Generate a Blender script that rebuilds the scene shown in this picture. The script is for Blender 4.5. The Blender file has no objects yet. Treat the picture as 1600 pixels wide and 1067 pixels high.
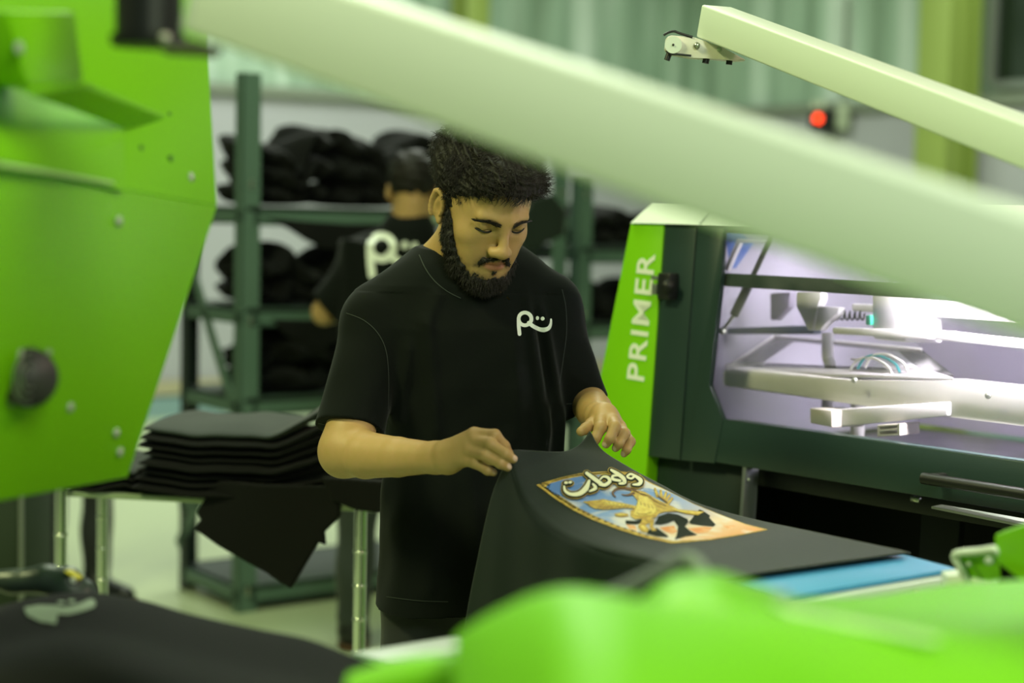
import bpy, bmesh, math, random
import numpy as np
from mathutils import Vector, Matrix
from mathutils.bvhtree import BVHTree
random.seed(7); np.random.seed(7)
S = bpy.context.scene
COL = S.collection
# ------------------------------------------------------------------ camera
CAM = Vector((0, 0, 1.5)); LENS = 60.0; FPX = LENS / 36 * 1600
cd = bpy.data.cameras.new('camera'); cam = bpy.data.objects.new('camera', cd); COL.objects.link(cam)
CR = Matrix.Rotation(math.radians(90 - 4.35), 3, 'X') @ Matrix.Rotation(math.radians(1.2), 3, 'Z')
cam.matrix_world = Matrix.Translation(CAM) @ CR.to_4x4()
cd.lens = LENS; cd.sensor_width = 36; cd.clip_start = 0.05; cd.clip_end = 100
cd.dof.use_dof = True; cd.dof.focus_distance = 2.86; cd.dof.aperture_fstop = 2.0
S.camera = cam
# ------------------------------------------------------------------ exposure, world
S.view_settings.view_transform = 'Standard'; S.view_settings.look = 'None'
S.view_settings.gamma = 1; S.view_settings.use_curve_mapping = False
S.view_settings.exposure = 0.0
S.cycles.max_bounces = 8; S.cycles.transparent_max_bounces = 12
S.cycles.sample_clamp_indirect = 6.0; S.cycles.caustics_reflective = False; S.cycles.caustics_refractive = False
W = bpy.data.worlds.new('world'); S.world = W; W.use_nodes = True
W.node_tree.nodes['Background'].inputs[0].default_value = (0.72, 1.0, 0.62, 1)
W.node_tree.nodes['Background'].inputs[1].default_value = 0.10
# ------------------------------------------------------------------ lights (hall lamps, daylight and added fill lights)
def area(name, loc, target, size, power, color=(1, 1, 1), sy=None, spread=180):
    l = bpy.data.lights.new(name, 'AREA'); l.energy = power; l.color = color; l.size = size
    l.spread = math.radians(spread)
    if sy: l.shape = 'RECTANGLE'; l.size_y = sy
    o = bpy.data.objects.new(name, l); COL.objects.link(o); o.location = loc
    o.rotation_euler = (Vector(target) - Vector(loc)).to_track_quat('-Z', 'Y').to_euler()
    return o
HALL = (0.86, 1.0, 0.70)
area('hall_lamp_left', (-2.2, 1.7, 3.7), (-0.2, 2.7, 1.2), 0.6, 84, (0.93, 1.0, 0.46))
area('fill_light_front', (1.0, -0.2, 3.1), (0.0, 1.6, 1.2), 1.0, 60, (0.88, 1.0, 0.76))  # added fill near the camera, placed to brighten pale arm and lime covers
area('fill_light_side', (1.7, 1.7, 3.0), (0.0, 2.9, 1.45), 0.5, 16, (1.0, 0.72, 0.58))  # added warm fill, stands in for the machine's light on the face
area('hall_lamp_middle', (-0.6, 4.6, 4.4), (-0.8, 4.8, 0), 1.6, 75, HALL)
area('hall_lamp_far', (-0.5, 9.6, 4.6), (-1, 9.5, 0), 3.0, 260, (0.93, 1.0, 0.86))
area('hall_lamp_right', (3.6, 9.5, 4.4), (3.2, 12, 1.5), 2.0, 90, (0.90, 1.0, 0.82))

# ------------------------------------------------------------------ projection helpers
def ray(px, py):
    return (CR @ Vector(((px - 800) / FPX, -(py - 533.5) / FPX, -1))).normalized()
def P(px, py, Y):
    d = ray(px, py); return CAM + d * (Y / d.y)
def PZ(px, py, z):
    d = ray(px, py); return CAM + d * ((z - CAM.z) / d.z)
def PN(px, py, q, n):
    d = ray(px, py); return CAM + d * ((Vector(q) - CAM).dot(n) / d.dot(n))
# ------------------------------------------------------------------ object helpers
def tag(o, label=None, cat=None, group=None, kind=None):
    if label: o['label'] = label
    if cat: o['category'] = cat
    if group: o['group'] = group
    if kind: o['kind'] = kind
    return o
def wloc(o):
    v = Vector((0, 0, 0))
    while o is not None: v += o.location; o = o.parent
    return v
def empty(name, loc, label=None, cat=None, group=None):
    o = bpy.data.objects.new(name, None); COL.objects.link(o); o.location = loc; o.empty_display_size = .05
    return tag(o, label, cat, group)
def mk(name, verts, faces, mat, parent=None, smooth=True, loc=None):
    base = wloc(parent) if parent else (Vector(loc) if loc is not None else Vector((0, 0, 0)))
    me = bpy.data.meshes.new(name)
    v = np.array([tuple(a) for a in verts], dtype=float) if not isinstance(verts, np.ndarray) else verts
    v = v - np.array(base)
    me.from_pydata(v.tolist(), [], [tuple(int(i) for i in f) for f in faces])
    if smooth: me.shade_smooth()
    me.materials.append(mat); me.update()
    o = bpy.data.objects.new(name, me); COL.objects.link(o)
    if parent: o.parent = parent
    else: o.location = base
    return o
def mkbm(name, bm, mat, parent=None, smooth=False, loc=None, auto=None):
    bmesh.ops.recalc_face_normals(bm, faces=bm.faces[:])
    bm.verts.index_update()
    v = [tuple(x.co) for x in bm.verts]; f = [[x.index for x in q.verts] for q in bm.faces]
    bm.free()
    o = mk(name, v, f, mat, parent, smooth, loc)
    if auto:
        o.data.shade_smooth(); o.data.set_sharp_from_angle(angle=math.radians(auto))
    return o
def addprism(bm, pts, vec, bev=0.0, seg=2):
    vec = Vector(vec)
    a = [bm.verts.new(Vector(p)) for p in pts]; b = [bm.verts.new(Vector(p) + vec) for p in pts]
    fs = [bm.faces.new(a), bm.faces.new(b[::-1])]
    n = len(a)
    for i in range(n): fs.append(bm.faces.new((a[i], b[i], b[(i + 1) % n], a[(i + 1) % n])))
    if bev:
        es = list({e for f in fs for e in f.edges})
        bmesh.ops.bevel(bm, geom=es, offset=bev, segments=seg, affect='EDGES', profile=0.5)
def prism(name, pts, vec, mat, parent=None, bev=0.0, seg=2, loc=None):
    bm = bmesh.new(); addprism(bm, pts, vec, bev, seg)
    return mkbm(name, bm, mat, parent, loc=loc, auto=40)
def addbox(bm, c, size, bev=0.0, R=None):
    x, y, z = [s / 2 for s in size]; R = R or Matrix.Identity(3)
    pts = [Vector(c) + R @ Vector(p) for p in ((-x, -y, -z), (x, -y, -z), (x, y, -z), (-x, y, -z))]
    addprism(bm, pts, R @ Vector((0, 0, 2 * z)), bev)
def box(name, c, size, mat, parent=None, bev=0.0, R=None, loc=None):
    bm = bmesh.new(); addbox(bm, c, size, bev, R)
    return mkbm(name, bm, mat, parent, loc=loc, auto=40)
def tubemesh(pts, rad, n=10, cap=True):
    pts = [Vector(p) for p in pts]; m = len(pts)
    rs = rad if isinstance(rad, (list, tuple)) else [rad] * m
    V = []; F = []
    T = [(pts[min(i + 1, m - 1)] - pts[max(i - 1, 0)]).normalized() for i in range(m)]
    a = T[0].orthogonal().normalized()
    for i in range(m):
        a = (a - T[i] * a.dot(T[i])).normalized(); b = T[i].cross(a)
        for k in range(n):
            t = 2 * math.pi * k / n
            V.append(pts[i] + (a * math.cos(t) + b * math.sin(t)) * rs[i])
    for i in range(m - 1):
        for k in range(n):
            F.append((i * n + k, i * n + (k + 1) % n, (i + 1) * n + (k + 1) % n, (i + 1) * n + k))
    if cap: F.append(tuple(range(n))[::-1]); F.append(tuple((m - 1) * n + k for k in range(n)))
    return V, F
def tube(name, pts, rad, mat, parent=None, n=12, loc=None):
    V, F = tubemesh(pts, rad, n); o = mk(name, V, F, mat, parent, True, loc)
    o.data.set_sharp_from_angle(angle=math.radians(50)); return o
def catmull(p, n):
    p = [Vector(a) for a in p]; out = []; m = len(p)
    for i in range(m - 1):
        p0 = p[max(i - 1, 0)]; p1 = p[i]; p2 = p[i + 1]; p3 = p[min(i + 2, m - 1)]
        for k in range(n):
            t = k / n
            out.append(.5 * ((2 * p1) + (p2 - p0) * t + (2 * p0 - 5 * p1 + 4 * p2 - p3) * t * t + (3 * p1 - p0 - 3 * p2 + p3) * t ** 3))
    out.append(p[-1]); return out
def grid_faces(nr, nc, off=0):
    return [(off + i * nc + j, off + i * nc + j + 1, off + (i + 1) * nc + j + 1, off + (i + 1) * nc + j) for i in range(nr - 1) for j in range(nc - 1)]
def wav(p, seed, freq, n=7, stretch=(1, 1, 1)):
    r = np.random.RandomState(seed); out = 0; p = p * np.array(stretch)
    for i in range(n):
        d = r.normal(size=3); d /= np.linalg.norm(d)
        out = out + np.sin(p @ d * freq * r.uniform(.6, 1.7) + r.uniform(0, 6.28))
    return out / math.sqrt(n)
def thicken(o, t):
    m = o.modifiers.new('solid', 'SOLIDIFY'); m.thickness = t; m.offset = 0; return o
# ------------------------------------------------------------------ materials
MATS = {}
def mat(name, color, rough=.5, metal=0.0, emit=None, es=0, coat=0.0, bump=None, alpha=None, spec=None, sheen=0, var=None, trans=0, sss=0):
    m = bpy.data.materials.new(name); m.use_nodes = True; nt = m.node_tree; b = nt.nodes['Principled BSDF']
    b.inputs['Base Color'].default_value = (*color, 1); b.inputs['Roughness'].default_value = rough
    b.inputs['Metallic'].default_value = metal
    if emit: b.inputs['Emission Color'].default_value = (*emit, 1); b.inputs['Emission Strength'].default_value = es
    b.inputs['Coat Weight'].default_value = coat; b.inputs['Coat Roughness'].default_value = .15
    if alpha is not None: b.inputs['Alpha'].default_value = alpha
    if spec is not None: b.inputs['Specular IOR Level'].default_value = spec
    if sheen: b.inputs['Sheen Weight'].default_value = sheen; b.inputs['Sheen Roughness'].default_value = .4
    if trans: b.inputs['Transmission Weight'].default_value = trans
    if sss:
        b.inputs['Subsurface Weight'].default_value = sss; b.inputs['Subsurface Radius'].default_value = (1, .35, .2)
        b.inputs['Subsurface Scale'].default_value = .006
    tc = nt.nodes.new('ShaderNodeTexCoord')
    if var:   # (scale, colour2, amount)
        n = nt.nodes.new('ShaderNodeTexNoise'); n.inputs['Scale'].default_value = var[0]; n.inputs['Detail'].default_value = 5
        mp = nt.nodes.new('ShaderNodeMapRange'); mp.inputs[1].default_value = .35; mp.inputs[2].default_value = .65
        mp.inputs[4].default_value = var[2]
        mx = nt.nodes.new('ShaderNodeMix'); mx.data_type = 'RGBA'
        mx.inputs[6].default_value = (*color, 1); mx.inputs[7].default_value = (*var[1], 1)
        nt.links.new(tc.outputs['Object'], n.inputs['Vector']); nt.links.new(n.outputs[0], mp.inputs[0])
        nt.links.new(mp.outputs[0], mx.inputs[0]); nt.links.new(mx.outputs[2], b.inputs['Base Color'])
    if bump:  # (scale, strength, distance)
        n = nt.nodes.new('ShaderNodeTexNoise'); n.inputs['Scale'].default_value = bump[0]; n.inputs['Detail'].default_value = 4
        bp = nt.nodes.new('ShaderNodeBump'); bp.inputs['Strength'].default_value = bump[1]; bp.inputs['Distance'].default_value = bump[2]
        nt.links.new(tc.outputs['Object'], n.inputs['Vector']); nt.links.new(n.outputs[0], bp.inputs['Height'])
        nt.links.new(bp.outputs[0], b.inputs['Normal'])
    MATS[name] = m; return m
LIME = mat('lime_paint', (.20, .55, .002), .45, spec=.25, bump=(220, .05, .001))
LIME2 = mat('lime_cover_paint', (.165, .52, .006), .5, spec=.3, bump=(220, .05, .001))
MINT = mat('pale_paint', (.72, .80, .72), .42, coat=.05, bump=(260, .06, .001))
CREAM = mat('cream_plastic', (.70, .66, .58), .4)
DARKG = mat('dark_green_paint', (.018, .040, .036), .38, coat=.1, bump=(300, .15, .001))
BLACKP = mat('black_plastic', (.008, .009, .009), .4)
BLACKM = mat('black_metal', (.010, .011, .011), .45, metal=.2)
GREYM = mat('grey_metal', (.30, .32, .30), .35, metal=.7)
CHROME = mat('chrome', (.75, .78, .74), .12, metal=1)
STEEL = mat('steel_screw', (.55, .58, .5), .3, metal=.9)
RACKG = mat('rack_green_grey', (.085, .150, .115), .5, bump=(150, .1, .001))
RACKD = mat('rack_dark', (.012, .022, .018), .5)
CLOTH = mat('black_cotton', (.0038, .0055, .0044), .88, sheen=.07, bump=(900, .25, .0006), spec=.12)
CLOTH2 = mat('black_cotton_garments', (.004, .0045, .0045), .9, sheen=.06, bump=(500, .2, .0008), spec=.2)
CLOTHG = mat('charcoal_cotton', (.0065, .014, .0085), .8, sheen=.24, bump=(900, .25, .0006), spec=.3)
DENIM = mat('dark_trousers', (.010, .012, .013), .8, sheen=.2, bump=(600, .3, .0008))
GREYT = mat('dark_grey_trousers', (.030, .040, .036), .85, sheen=.2, bump=(300, .3, .001))
OLIVE = mat('dark_olive', (.015, .030, .012), .7, bump=(60, .3, .003))
INK = mat('white_ink', (.86, .90, .82), .6)
BLUEP = mat('blue_platen', (.075, .34, .66), .5, bump=(700, .1, .0005))
WALLP = mat('wall_grey', (.40, .40, .44), .8, var=(1.5, (.36, .37, .39), .5))
EYEM = mat('eye', (.03, .02, .015), .15)
LASH = mat('lash', (.006, .004, .003), .6)
HAIR = mat('hair_black_brown', (.008, .0065, .005), .6, spec=.25)
HAIRD = mat('hair_strand', (.012, .0095, .0065), .5, spec=.32)
GOLD = mat('print_gold', (.66, .46, .08), .7, var=(110, (.30, .15, .02), .75))
GOLDL = mat('print_gold_light', (.84, .68, .16), .7, var=(140, (.60, .38, .05), .7))
BROWN = mat('print_brown', (.16, .07, .015), .7)
PBLACK = mat('print_black', (.014, .020, .012), .85, spec=.2)
PCREAM = mat('print_cream', (.86, .82, .56), .65)
PORANGE = mat('print_orange', (.75, .28, .08), .7, var=(60, (.85, .55, .3), .9))
SOLE = mat('sole', (.10, .05, .02), .7)
GROUND = mat('floor_paint', (.52, .60, .36), .35, var=(.8, (.46, .52, .34), .7), coat=.1)
def skin_mat():
    m = mat('skin', (.42, .27, .10), .5, sss=.12, bump=(420, .18, .0008), spec=.4); nt = m.node_tree; b = nt.nodes['Principled BSDF']
    at = nt.nodes.new('ShaderNodeAttribute'); at.attribute_name = 'lip'
    a2 = nt.nodes.new('ShaderNodeAttribute'); a2.attribute_name = 'nail'
    n = nt.nodes.new('ShaderNodeTexNoise'); n.inputs['Scale'].default_value = 45; n.inputs['Detail'].default_value = 4
    m0 = nt.nodes.new('ShaderNodeMix'); m0.data_type = 'RGBA'; m0.inputs[6].default_value = (.40, .262, .085, 1); m0.inputs[7].default_value = (.48, .285, .135, 1)
    nt.links.new(n.outputs[0], m0.inputs[0])
    m1 = nt.nodes.new('ShaderNodeMix'); m1.data_type = 'RGBA'; m1.inputs[7].default_value = (.46, .16, .12, 1)
    nt.links.new(at.outputs['Fac'], m1.inputs[0]); nt.links.new(m0.outputs[2], m1.inputs[6])
    m2 = nt.nodes.new('ShaderNodeMix'); m2.data_type = 'RGBA'; m2.inputs[7].default_value = (.68, .48, .38, 1)
    nt.links.new(a2.outputs['Fac'], m2.inputs[0]); nt.links.new(m1.outputs[2], m2.inputs[6])
    a3 = nt.nodes.new('ShaderNodeAttribute'); a3.attribute_name = 'stubble'
    m3 = nt.nodes.new('ShaderNodeMix'); m3.data_type = 'RGBA'; m3.inputs[7].default_value = (.075, .052, .028, 1)
    nt.links.new(a3.outputs['Fac'], m3.inputs[0]); nt.links.new(m2.outputs[2], m3.inputs[6])
    nt.links.new(m3.outputs[2], b.inputs['Base Color']); return m
SKIN = skin_mat()
def corrugated():
    m = mat('translucent_sheet', (.42, .54, .40), .5); nt = m.node_tree; b = nt.nodes['Principled BSDF']
    tc = nt.nodes.new('ShaderNodeTexCoord'); mp = nt.nodes.new('ShaderNodeMapping'); mp.inputs['Scale'].default_value = (1.1, 1.1, .12)
    n = nt.nodes.new('ShaderNodeTexNoise'); n.inputs['Scale'].default_value = 2.2; n.inputs['Detail'].default_value = 3
    cr = nt.nodes.new('ShaderNodeValToRGB'); e = cr.color_ramp.elements
    e[0].position = .35; e[0].color = (.22, .31, .22, 1); e[1].position = .65; e[1].color = (.58, .68, .60, 1)
    k = e.new(.5); k.color = (.34, .47, .36, 1)
    nt.links.new(tc.outputs['Object'], mp.inputs[0]); nt.links.new(mp.outputs[0], n.inputs['Vector']); nt.links.new(n.outputs[0], cr.inputs[0])
    nt.links.new(cr.outputs[0], b.inputs['Base Color']); return m
SHEET = corrugated()
def sky_print():
    m = mat('print_sky', (.1, .2, .5), .7); nt = m.node_tree; b = nt.nodes['Principled BSDF']
    at = nt.nodes.new('ShaderNodeAttribute'); at.attribute_name = 'down'
    n = nt.nodes.new('ShaderNodeTexNoise'); n.inputs['Scale'].default_value = 14; n.inputs['Detail'].default_value = 6; n.inputs['Distortion'].default_value = .6
    tc = nt.nodes.new('ShaderNodeTexCoord'); nt.links.new(tc.outputs['Object'], n.inputs['Vector'])
    r1 = nt.nodes.new('ShaderNodeValToRGB'); e = r1.color_ramp.elements
    e[0].position = 0; e[0].color = (.10, .22, .55, 1); e[1].position = 1; e[1].color = (.75, .36, .14, 1)
    for p, c in ((.35, (.20, .34, .66, 1)), (.6, (.45, .47, .62, 1)), (.8, (.80, .62, .42, 1))):
        k = e.new(p); k.color = c
    nt.links.new(at.outputs['Fac'], r1.inputs[0])
    r2 = nt.nodes.new('ShaderNodeValToRGB'); e = r2.color_ramp.elements
    e[0].position = .50; e[0].color = (0, 0, 0, 1); e[1].position = .62; e[1].color = (.85, .85, .85, 1)
    nt.links.new(n.outputs[0], r2.inputs[0])
    mx = nt.nodes.new('ShaderNodeMix'); mx.data_type = 'RGBA'; mx.inputs[7].default_value = (.80, .74, .68, 1)
    nt.links.new(r2.outputs[0], mx.inputs[0]); nt.links.new(r1.outputs[0], mx.inputs[6])
    nt.links.new(mx.outputs[2], b.inputs['Base Color']); return m
SKYP = sky_print()
def glass():
    m = bpy.data.materials.new('clear_acrylic'); m.use_nodes = True; nt = m.node_tree; nt.nodes.clear()
    o = nt.nodes.new('ShaderNodeOutputMaterial'); t = nt.nodes.new('ShaderNodeBsdfTransparent'); g = nt.nodes.new('ShaderNodeBsdfGlossy')
    d = nt.nodes.new('ShaderNodeBsdfDiffuse'); d.inputs[0].default_value = (.9, .88, .95, 1)
    t.inputs[0].default_value = (.96, .95, .97, 1); g.inputs['Roughness'].default_value = .08
    fr = nt.nodes.new('ShaderNodeFresnel'); fr.inputs[0].default_value = 1.45
    mx = nt.nodes.new('ShaderNodeMixShader'); mx2 = nt.nodes.new('ShaderNodeMixShader')
    tc = nt.nodes.new('ShaderNodeTexCoord'); n = nt.nodes.new('ShaderNodeTexNoise'); n.inputs['Scale'].default_value = 6; n.inputs['Detail'].default_value = 8
    mp = nt.nodes.new('ShaderNodeMapRange'); mp.inputs[1].default_value = .45; mp.inputs[2].default_value = .75; mp.inputs[3].default_value = .015; mp.inputs[4].default_value = .10
    nt.links.new(tc.outputs['Object'], n.inputs['Vector']); nt.links.new(n.outputs[0], mp.inputs[0])
    nt.links.new(mp.outputs[0], mx2.inputs[0]); nt.links.new(t.outputs[0], mx2.inputs[1]); nt.links.new(d.outputs[0], mx2.inputs[2])
    nt.links.new(fr.outputs[0], mx.inputs[0]); nt.links.new(mx2.outputs[0], mx.inputs[1]); nt.links.new(g.outputs[0], mx.inputs[2])
    nt.links.new(mx.outputs[0], o.inputs[0]); return m
ACRYL = glass()
MWHITE = mat('machine_white', (.78, .76, .78), .45)
MGREY = mat('machine_grey', (.33, .32, .38), .5)
GLOW = mat('machine_glow', (1, 1, 1), .5, emit=(1, .95, .98), es=9)
REDL = mat('red_light', (.8, .05, .02), .4, emit=(1, .05, .01), es=5)
YELLOW = mat('yellow_plastic', (.75, .66, .02), .4)
YG = mat('column_paint', (.26, .34, .075), .5)
HAZE = None

# ------------------------------------------------------------------ signed-distance modelling
class SDF:
    def __init__(s): s.p = []
    def _add(s, kind, lo, hi, fn, k, op): s.p.append((np.array(lo, float), np.array(hi, float), fn, k, op)); return s
    def ell(s, c, r, k=.01, R=None, op='u'):
        c = np.array(c, float); r = np.array(r, float); R = np.eye(3) if R is None else np.array(R)
        ext = np.sqrt(((R * r) ** 2).sum(1))
        def fn(p):
            q = (p - c) @ R; k0 = np.linalg.norm(q / r, axis=1); k1 = np.linalg.norm(q / (r * r), axis=1)
            return k0 * (k0 - 1) / np.maximum(k1, 1e-9)
        return s._add('e', c - ext, c + ext, fn, k, op)
    def cap(s, a, b, ra, rb=None, k=.01, op='u', flat=False, squash=None):
        a = np.array(a, float); b = np.array(b, float); rb = ra if rb is None else rb
        ab = b - a; L2 = ab @ ab; L = math.sqrt(L2); m = max(ra, rb)
        def fn(p):
            q = p - a; t = np.clip(q @ ab / L2, 0, 1); w = q - t[:, None] * ab
            if squash is not None:   # squash = (unit axis, factor)
                ax, f = squash; ax = np.array(ax); c = w @ ax; w = w + np.outer(c * (f - 1), ax)
            d = np.linalg.norm(w, axis=1) - (ra + (rb - ra) * t)
            if flat: d = np.maximum(d, (q @ ab) / L - L)
            return d
        return s._add('c', np.minimum(a, b) - m, np.maximum(a, b) + m, fn, k, op)
    def chain(s, pts, rs, k=.01, op='u'):
        for i in range(len(pts) - 1): s.cap(pts[i], pts[i + 1], rs[i], rs[i + 1], k if i == 0 else min(k, .004), op)
        return s
    def fn(s, lo, hi, f, k=.01, op='u'): return s._add('f', lo, hi, f, k, op)
    def ev(s, p, sel=None):
        d = np.full(len(p), 1.0)
        for lo, hi, fn, k, op in (s.p if sel is None else sel):
            if op == 'd': d = d + fn(p); continue
            e = fn(p)
            if op == 'u':
                h = np.maximum(k - np.abs(d - e), 0) / k; d = np.minimum(d, e) - h * h * k * .25
            elif op == 's':
                e = -e; h = np.maximum(k - np.abs(d - e), 0) / k; d = np.maximum(d, e) + h * h * k * .25
            elif op == 'i': d = np.maximum(d, e)
        return d
    def mesh(s, h, B=24):
        us = [q for q in s.p if q[4] == 'u']
        lo = np.min([q[0] for q in us], axis=0) - 3 * h - .01; hi = np.max([q[1] for q in us], axis=0) + 3 * h + .01
        nb = np.ceil((hi - lo) / (B * h)).astype(int)
        allV = []; allK = []; allF = []
        dims = nb * B + 2
        ar = np.arange(B + 1)
        I, J, K = np.meshgrid(ar, ar, ar, indexing='ij'); loc = np.stack([I, J, K], -1).reshape(-1, 3)
        c0 = np.arange(0, B + 1, 6) ; CI, CJ, CK = np.meshgrid(c0, c0, c0, indexing='ij'); cl = np.stack([CI, CJ, CK], -1).reshape(-1, 3)
        for bi in range(nb[0]):
            for bj in range(nb[1]):
                for bk in range(nb[2]):
                    o = np.array([bi, bj, bk]) * B; bl = lo + o * h; bh = bl + (B) * h; mg = .035
                    sel = [q for q in s.p if q[4] in 'di' or (np.all(q[0] - mg < bh) and np.all(q[1] + mg > bl))]
                    if not any(q[4] == 'u' for q in sel): continue
                    dc = s.ev(lo + (o + cl) * h, sel)
                    if dc.min() > 6 * h * 1.9 or dc.max() < -6 * h * 1.9: continue
                    # sample one extra layer below so quads can be made
                    g = s.ev(lo + (o + loc) * h, sel).reshape(B + 1, B + 1, B + 1)
                    s._nets(g, o, lo, h, dims, allV, allK, allF, B)
        if not allV: return np.zeros((0, 3)), []
        V = np.concatenate(allV); K_ = np.concatenate(allK); uk, first, inv = np.unique(K_, return_index=True, return_inverse=True)
        V = V[first]
        F = np.concatenate(allF)           # face corners as cell keys
        idx = np.searchsorted(uk, F); idx = np.clip(idx, 0, len(uk) - 1)
        ok = np.all(uk[idx] == F, axis=1)
        return V, idx[ok]
    def _nets(s, g, o, lo, h, dims, allV, allK, allF, B):
        ins = g < 0
        c = sum(ins[i:B + i, j:B + j, k:B + k].astype(int) for i in (0, 1) for j in (0, 1) for k in (0, 1))
        act = (c > 0) & (c < 8)
        key = lambda ijk: ((ijk[:, 0] + 1) * (dims[1] + 2) + ijk[:, 1] + 1) * (dims[2] + 2) + ijk[:, 2] + 1
        cells = np.argwhere(act)
        if len(cells):
            acc = np.zeros((len(cells), 3)); cnt = np.zeros(len(cells))
            for ax in range(3):
                oth = [a for a in range(3) if a != ax]
                for u in (0, 1):
                    for v in (0, 1):
                        a = cells.copy(); a[:, oth[0]] += u; a[:, oth[1]] += v; b = a.copy(); b[:, ax] += 1
                        ga = g[a[:, 0], a[:, 1], a[:, 2]]; gb = g[b[:, 0], b[:, 1], b[:, 2]]
                        m = (ga < 0) != (gb < 0); t = np.where(m, ga / np.where(m, ga - gb, 1), 0)
                        pt = a.astype(float); pt[:, ax] += t; acc += pt * m[:, None]; cnt += m
            acc /= cnt[:, None]
            allV.append(lo + (o + acc) * h); allK.append(key(cells + o))
        for ax in range(3):
            oth = [(ax + 1) % 3, (ax + 2) % 3]
            sl0 = [slice(0, B)] * 3; sl1 = [slice(0, B)] * 3; sl1[ax] = slice(1, B + 1)
            a = ins[tuple(sl0)]; b = ins[tuple(sl1)]
            for flip in (0, 1):
                e = np.argwhere(a & ~b) if not flip else np.argwhere(~a & b)
                if not len(e): continue
                e = e + o; q = []
                for du, dv in ((0, 0), (-1, 0), (-1, -1), (0, -1)):
                    w = e.copy(); w[:, oth[0]] += du; w[:, oth[1]] += dv; q.append(key(w))
                q = np.stack(q, 1)
                if flip: q = q[:, ::-1]
                allF.append(q)
def sdfobj(name, sdf, h, mat, parent=None, loc=None, smooth_it=0):
    V, F = sdf.mesh(h)
    base = wloc(parent) if parent else (Vector(loc) if loc is not None else Vector((0, 0, 0)))
    me = bpy.data.meshes.new(name)
    Vb = V - np.array(base)
    me.vertices.add(len(Vb)); me.vertices.foreach_set('co', Vb.astype(np.float32).ravel())
    me.loops.add(len(F) * 4); me.polygons.add(len(F))
    me.loops.foreach_set('vertex_index', np.asarray(F).astype(np.int32).ravel())
    me.polygons.foreach_set('loop_start', np.arange(0, len(F) * 4, 4, dtype=np.int32))
    me.update(calc_edges=True); me.validate(); me.shade_smooth(); me.materials.append(mat)
    o = bpy.data.objects.new(name, me); COL.objects.link(o)
    if parent: o.parent = parent
    else: o.location = base
    if smooth_it:
        m = o.modifiers.new('smooth', 'SMOOTH'); m.iterations = smooth_it; m.factor = .5
    return o, V
def bvh_of(o):
    dg = bpy.context.evaluated_depsgraph_get(); dg.update()
    base = wloc(o); ev = o.evaluated_get(dg); me = ev.to_mesh()
    v = [p.co + base for p in me.vertices]; f = [tuple(q.vertices) for q in me.polygons]; ev.to_mesh_clear()
    return BVHTree.FromPolygons(v, f)
def decal(name, polys, bvh, mat, parent, off=.0008, maxlen=7, attr=None):
    """flat ink shapes given as picture outlines, laid on the cloth they are printed on"""
    V = []; F = []; PXS = []
    for poly in polys:
        bm = bmesh.new()
        vs = [bm.verts.new((x, y, 0)) for x, y in poly]
        bm.faces.new(vs)
        bmesh.ops.triangulate(bm, faces=bm.faces[:])
        for _ in range(6):
            es = [e for e in bm.edges if e.calc_length() > maxlen]
            if not es: break
            bmesh.ops.subdivide_edges(bm, edges=es, cuts=1)
            bmesh.ops.triangulate(bm, faces=bm.faces[:])
        bm.verts.index_update(); base = len(V); ok = True; tmp = []
        for v in bm.verts:
            d = ray(v.co.x, v.co.y); hit = bvh.ray_cast(CAM, d)
            if hit[0] is None: tmp.append(None); continue
            n = hit[1]; n = n if n.dot(d) < 0 else -n
            tmp.append(hit[0] + n * off * .5 - d * off)
        good = {}
        for i, v in enumerate(bm.verts):
            if tmp[i] is not None:
                good[v.index] = len(V); V.append(tmp[i]); PXS.append((v.co.x, v.co.y))
        for f in bm.faces:
            if all(q.index in good for q in f.verts):
                ids = [good[q.index] for q in f.verts]
                pr = [V[i] for i in ids]
                if max((pr[0] - pr[1]).length, (pr[1] - pr[2]).length, (pr[0] - pr[2]).length) < .06: F.append(ids)
        bm.free()
    o = mk(name, V, F, mat, parent)
    if attr:
        a = o.data.attributes.new(attr[0], 'FLOAT', 'POINT')
        a.data.foreach_set('value', [attr[1](x, y) for x, y in PXS])
    return o
def stroke(pts, w, n=6, ends=True):
    """outline polygons (quads and dots) of a brush stroke in the picture"""
    c = catmull([(x, y, 0) for x, y in pts], n); ws = w if isinstance(w, (list, tuple)) else [w] * len(pts)
    L = len(c) - 1; A = []; Bq = []
    for i, p in enumerate(c):
        t = (c[min(i + 1, L)] - c[max(i - 1, 0)]).normalized(); nn = Vector((-t.y, t.x, 0))
        q = i / L * (len(ws) - 1); a = int(min(q, len(ws) - 2)) if len(ws) > 1 else 0
        ww = ws[a] + (ws[min(a + 1, len(ws) - 1)] - ws[a]) * (q - a)
        A.append(p + nn * ww / 2); Bq.append(p - nn * ww / 2)
    quads = []
    for i in range(L): quads.append([(A[i].x, A[i].y), (A[i + 1].x, A[i + 1].y), (Bq[i + 1].x, Bq[i + 1].y), (Bq[i].x, Bq[i].y)])
    if ends:
        for p, ww in ((c[0], ws[0]), (c[-1], ws[-1])): quads.append(disc(p.x, p.y, ww / 2, ww / 2))
    return quads
def disc(x, y, rx, ry, n=14): return [(x + rx * math.cos(6.2832 * i / n), y + ry * math.sin(6.2832 * i / n)) for i in range(n)]
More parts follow.
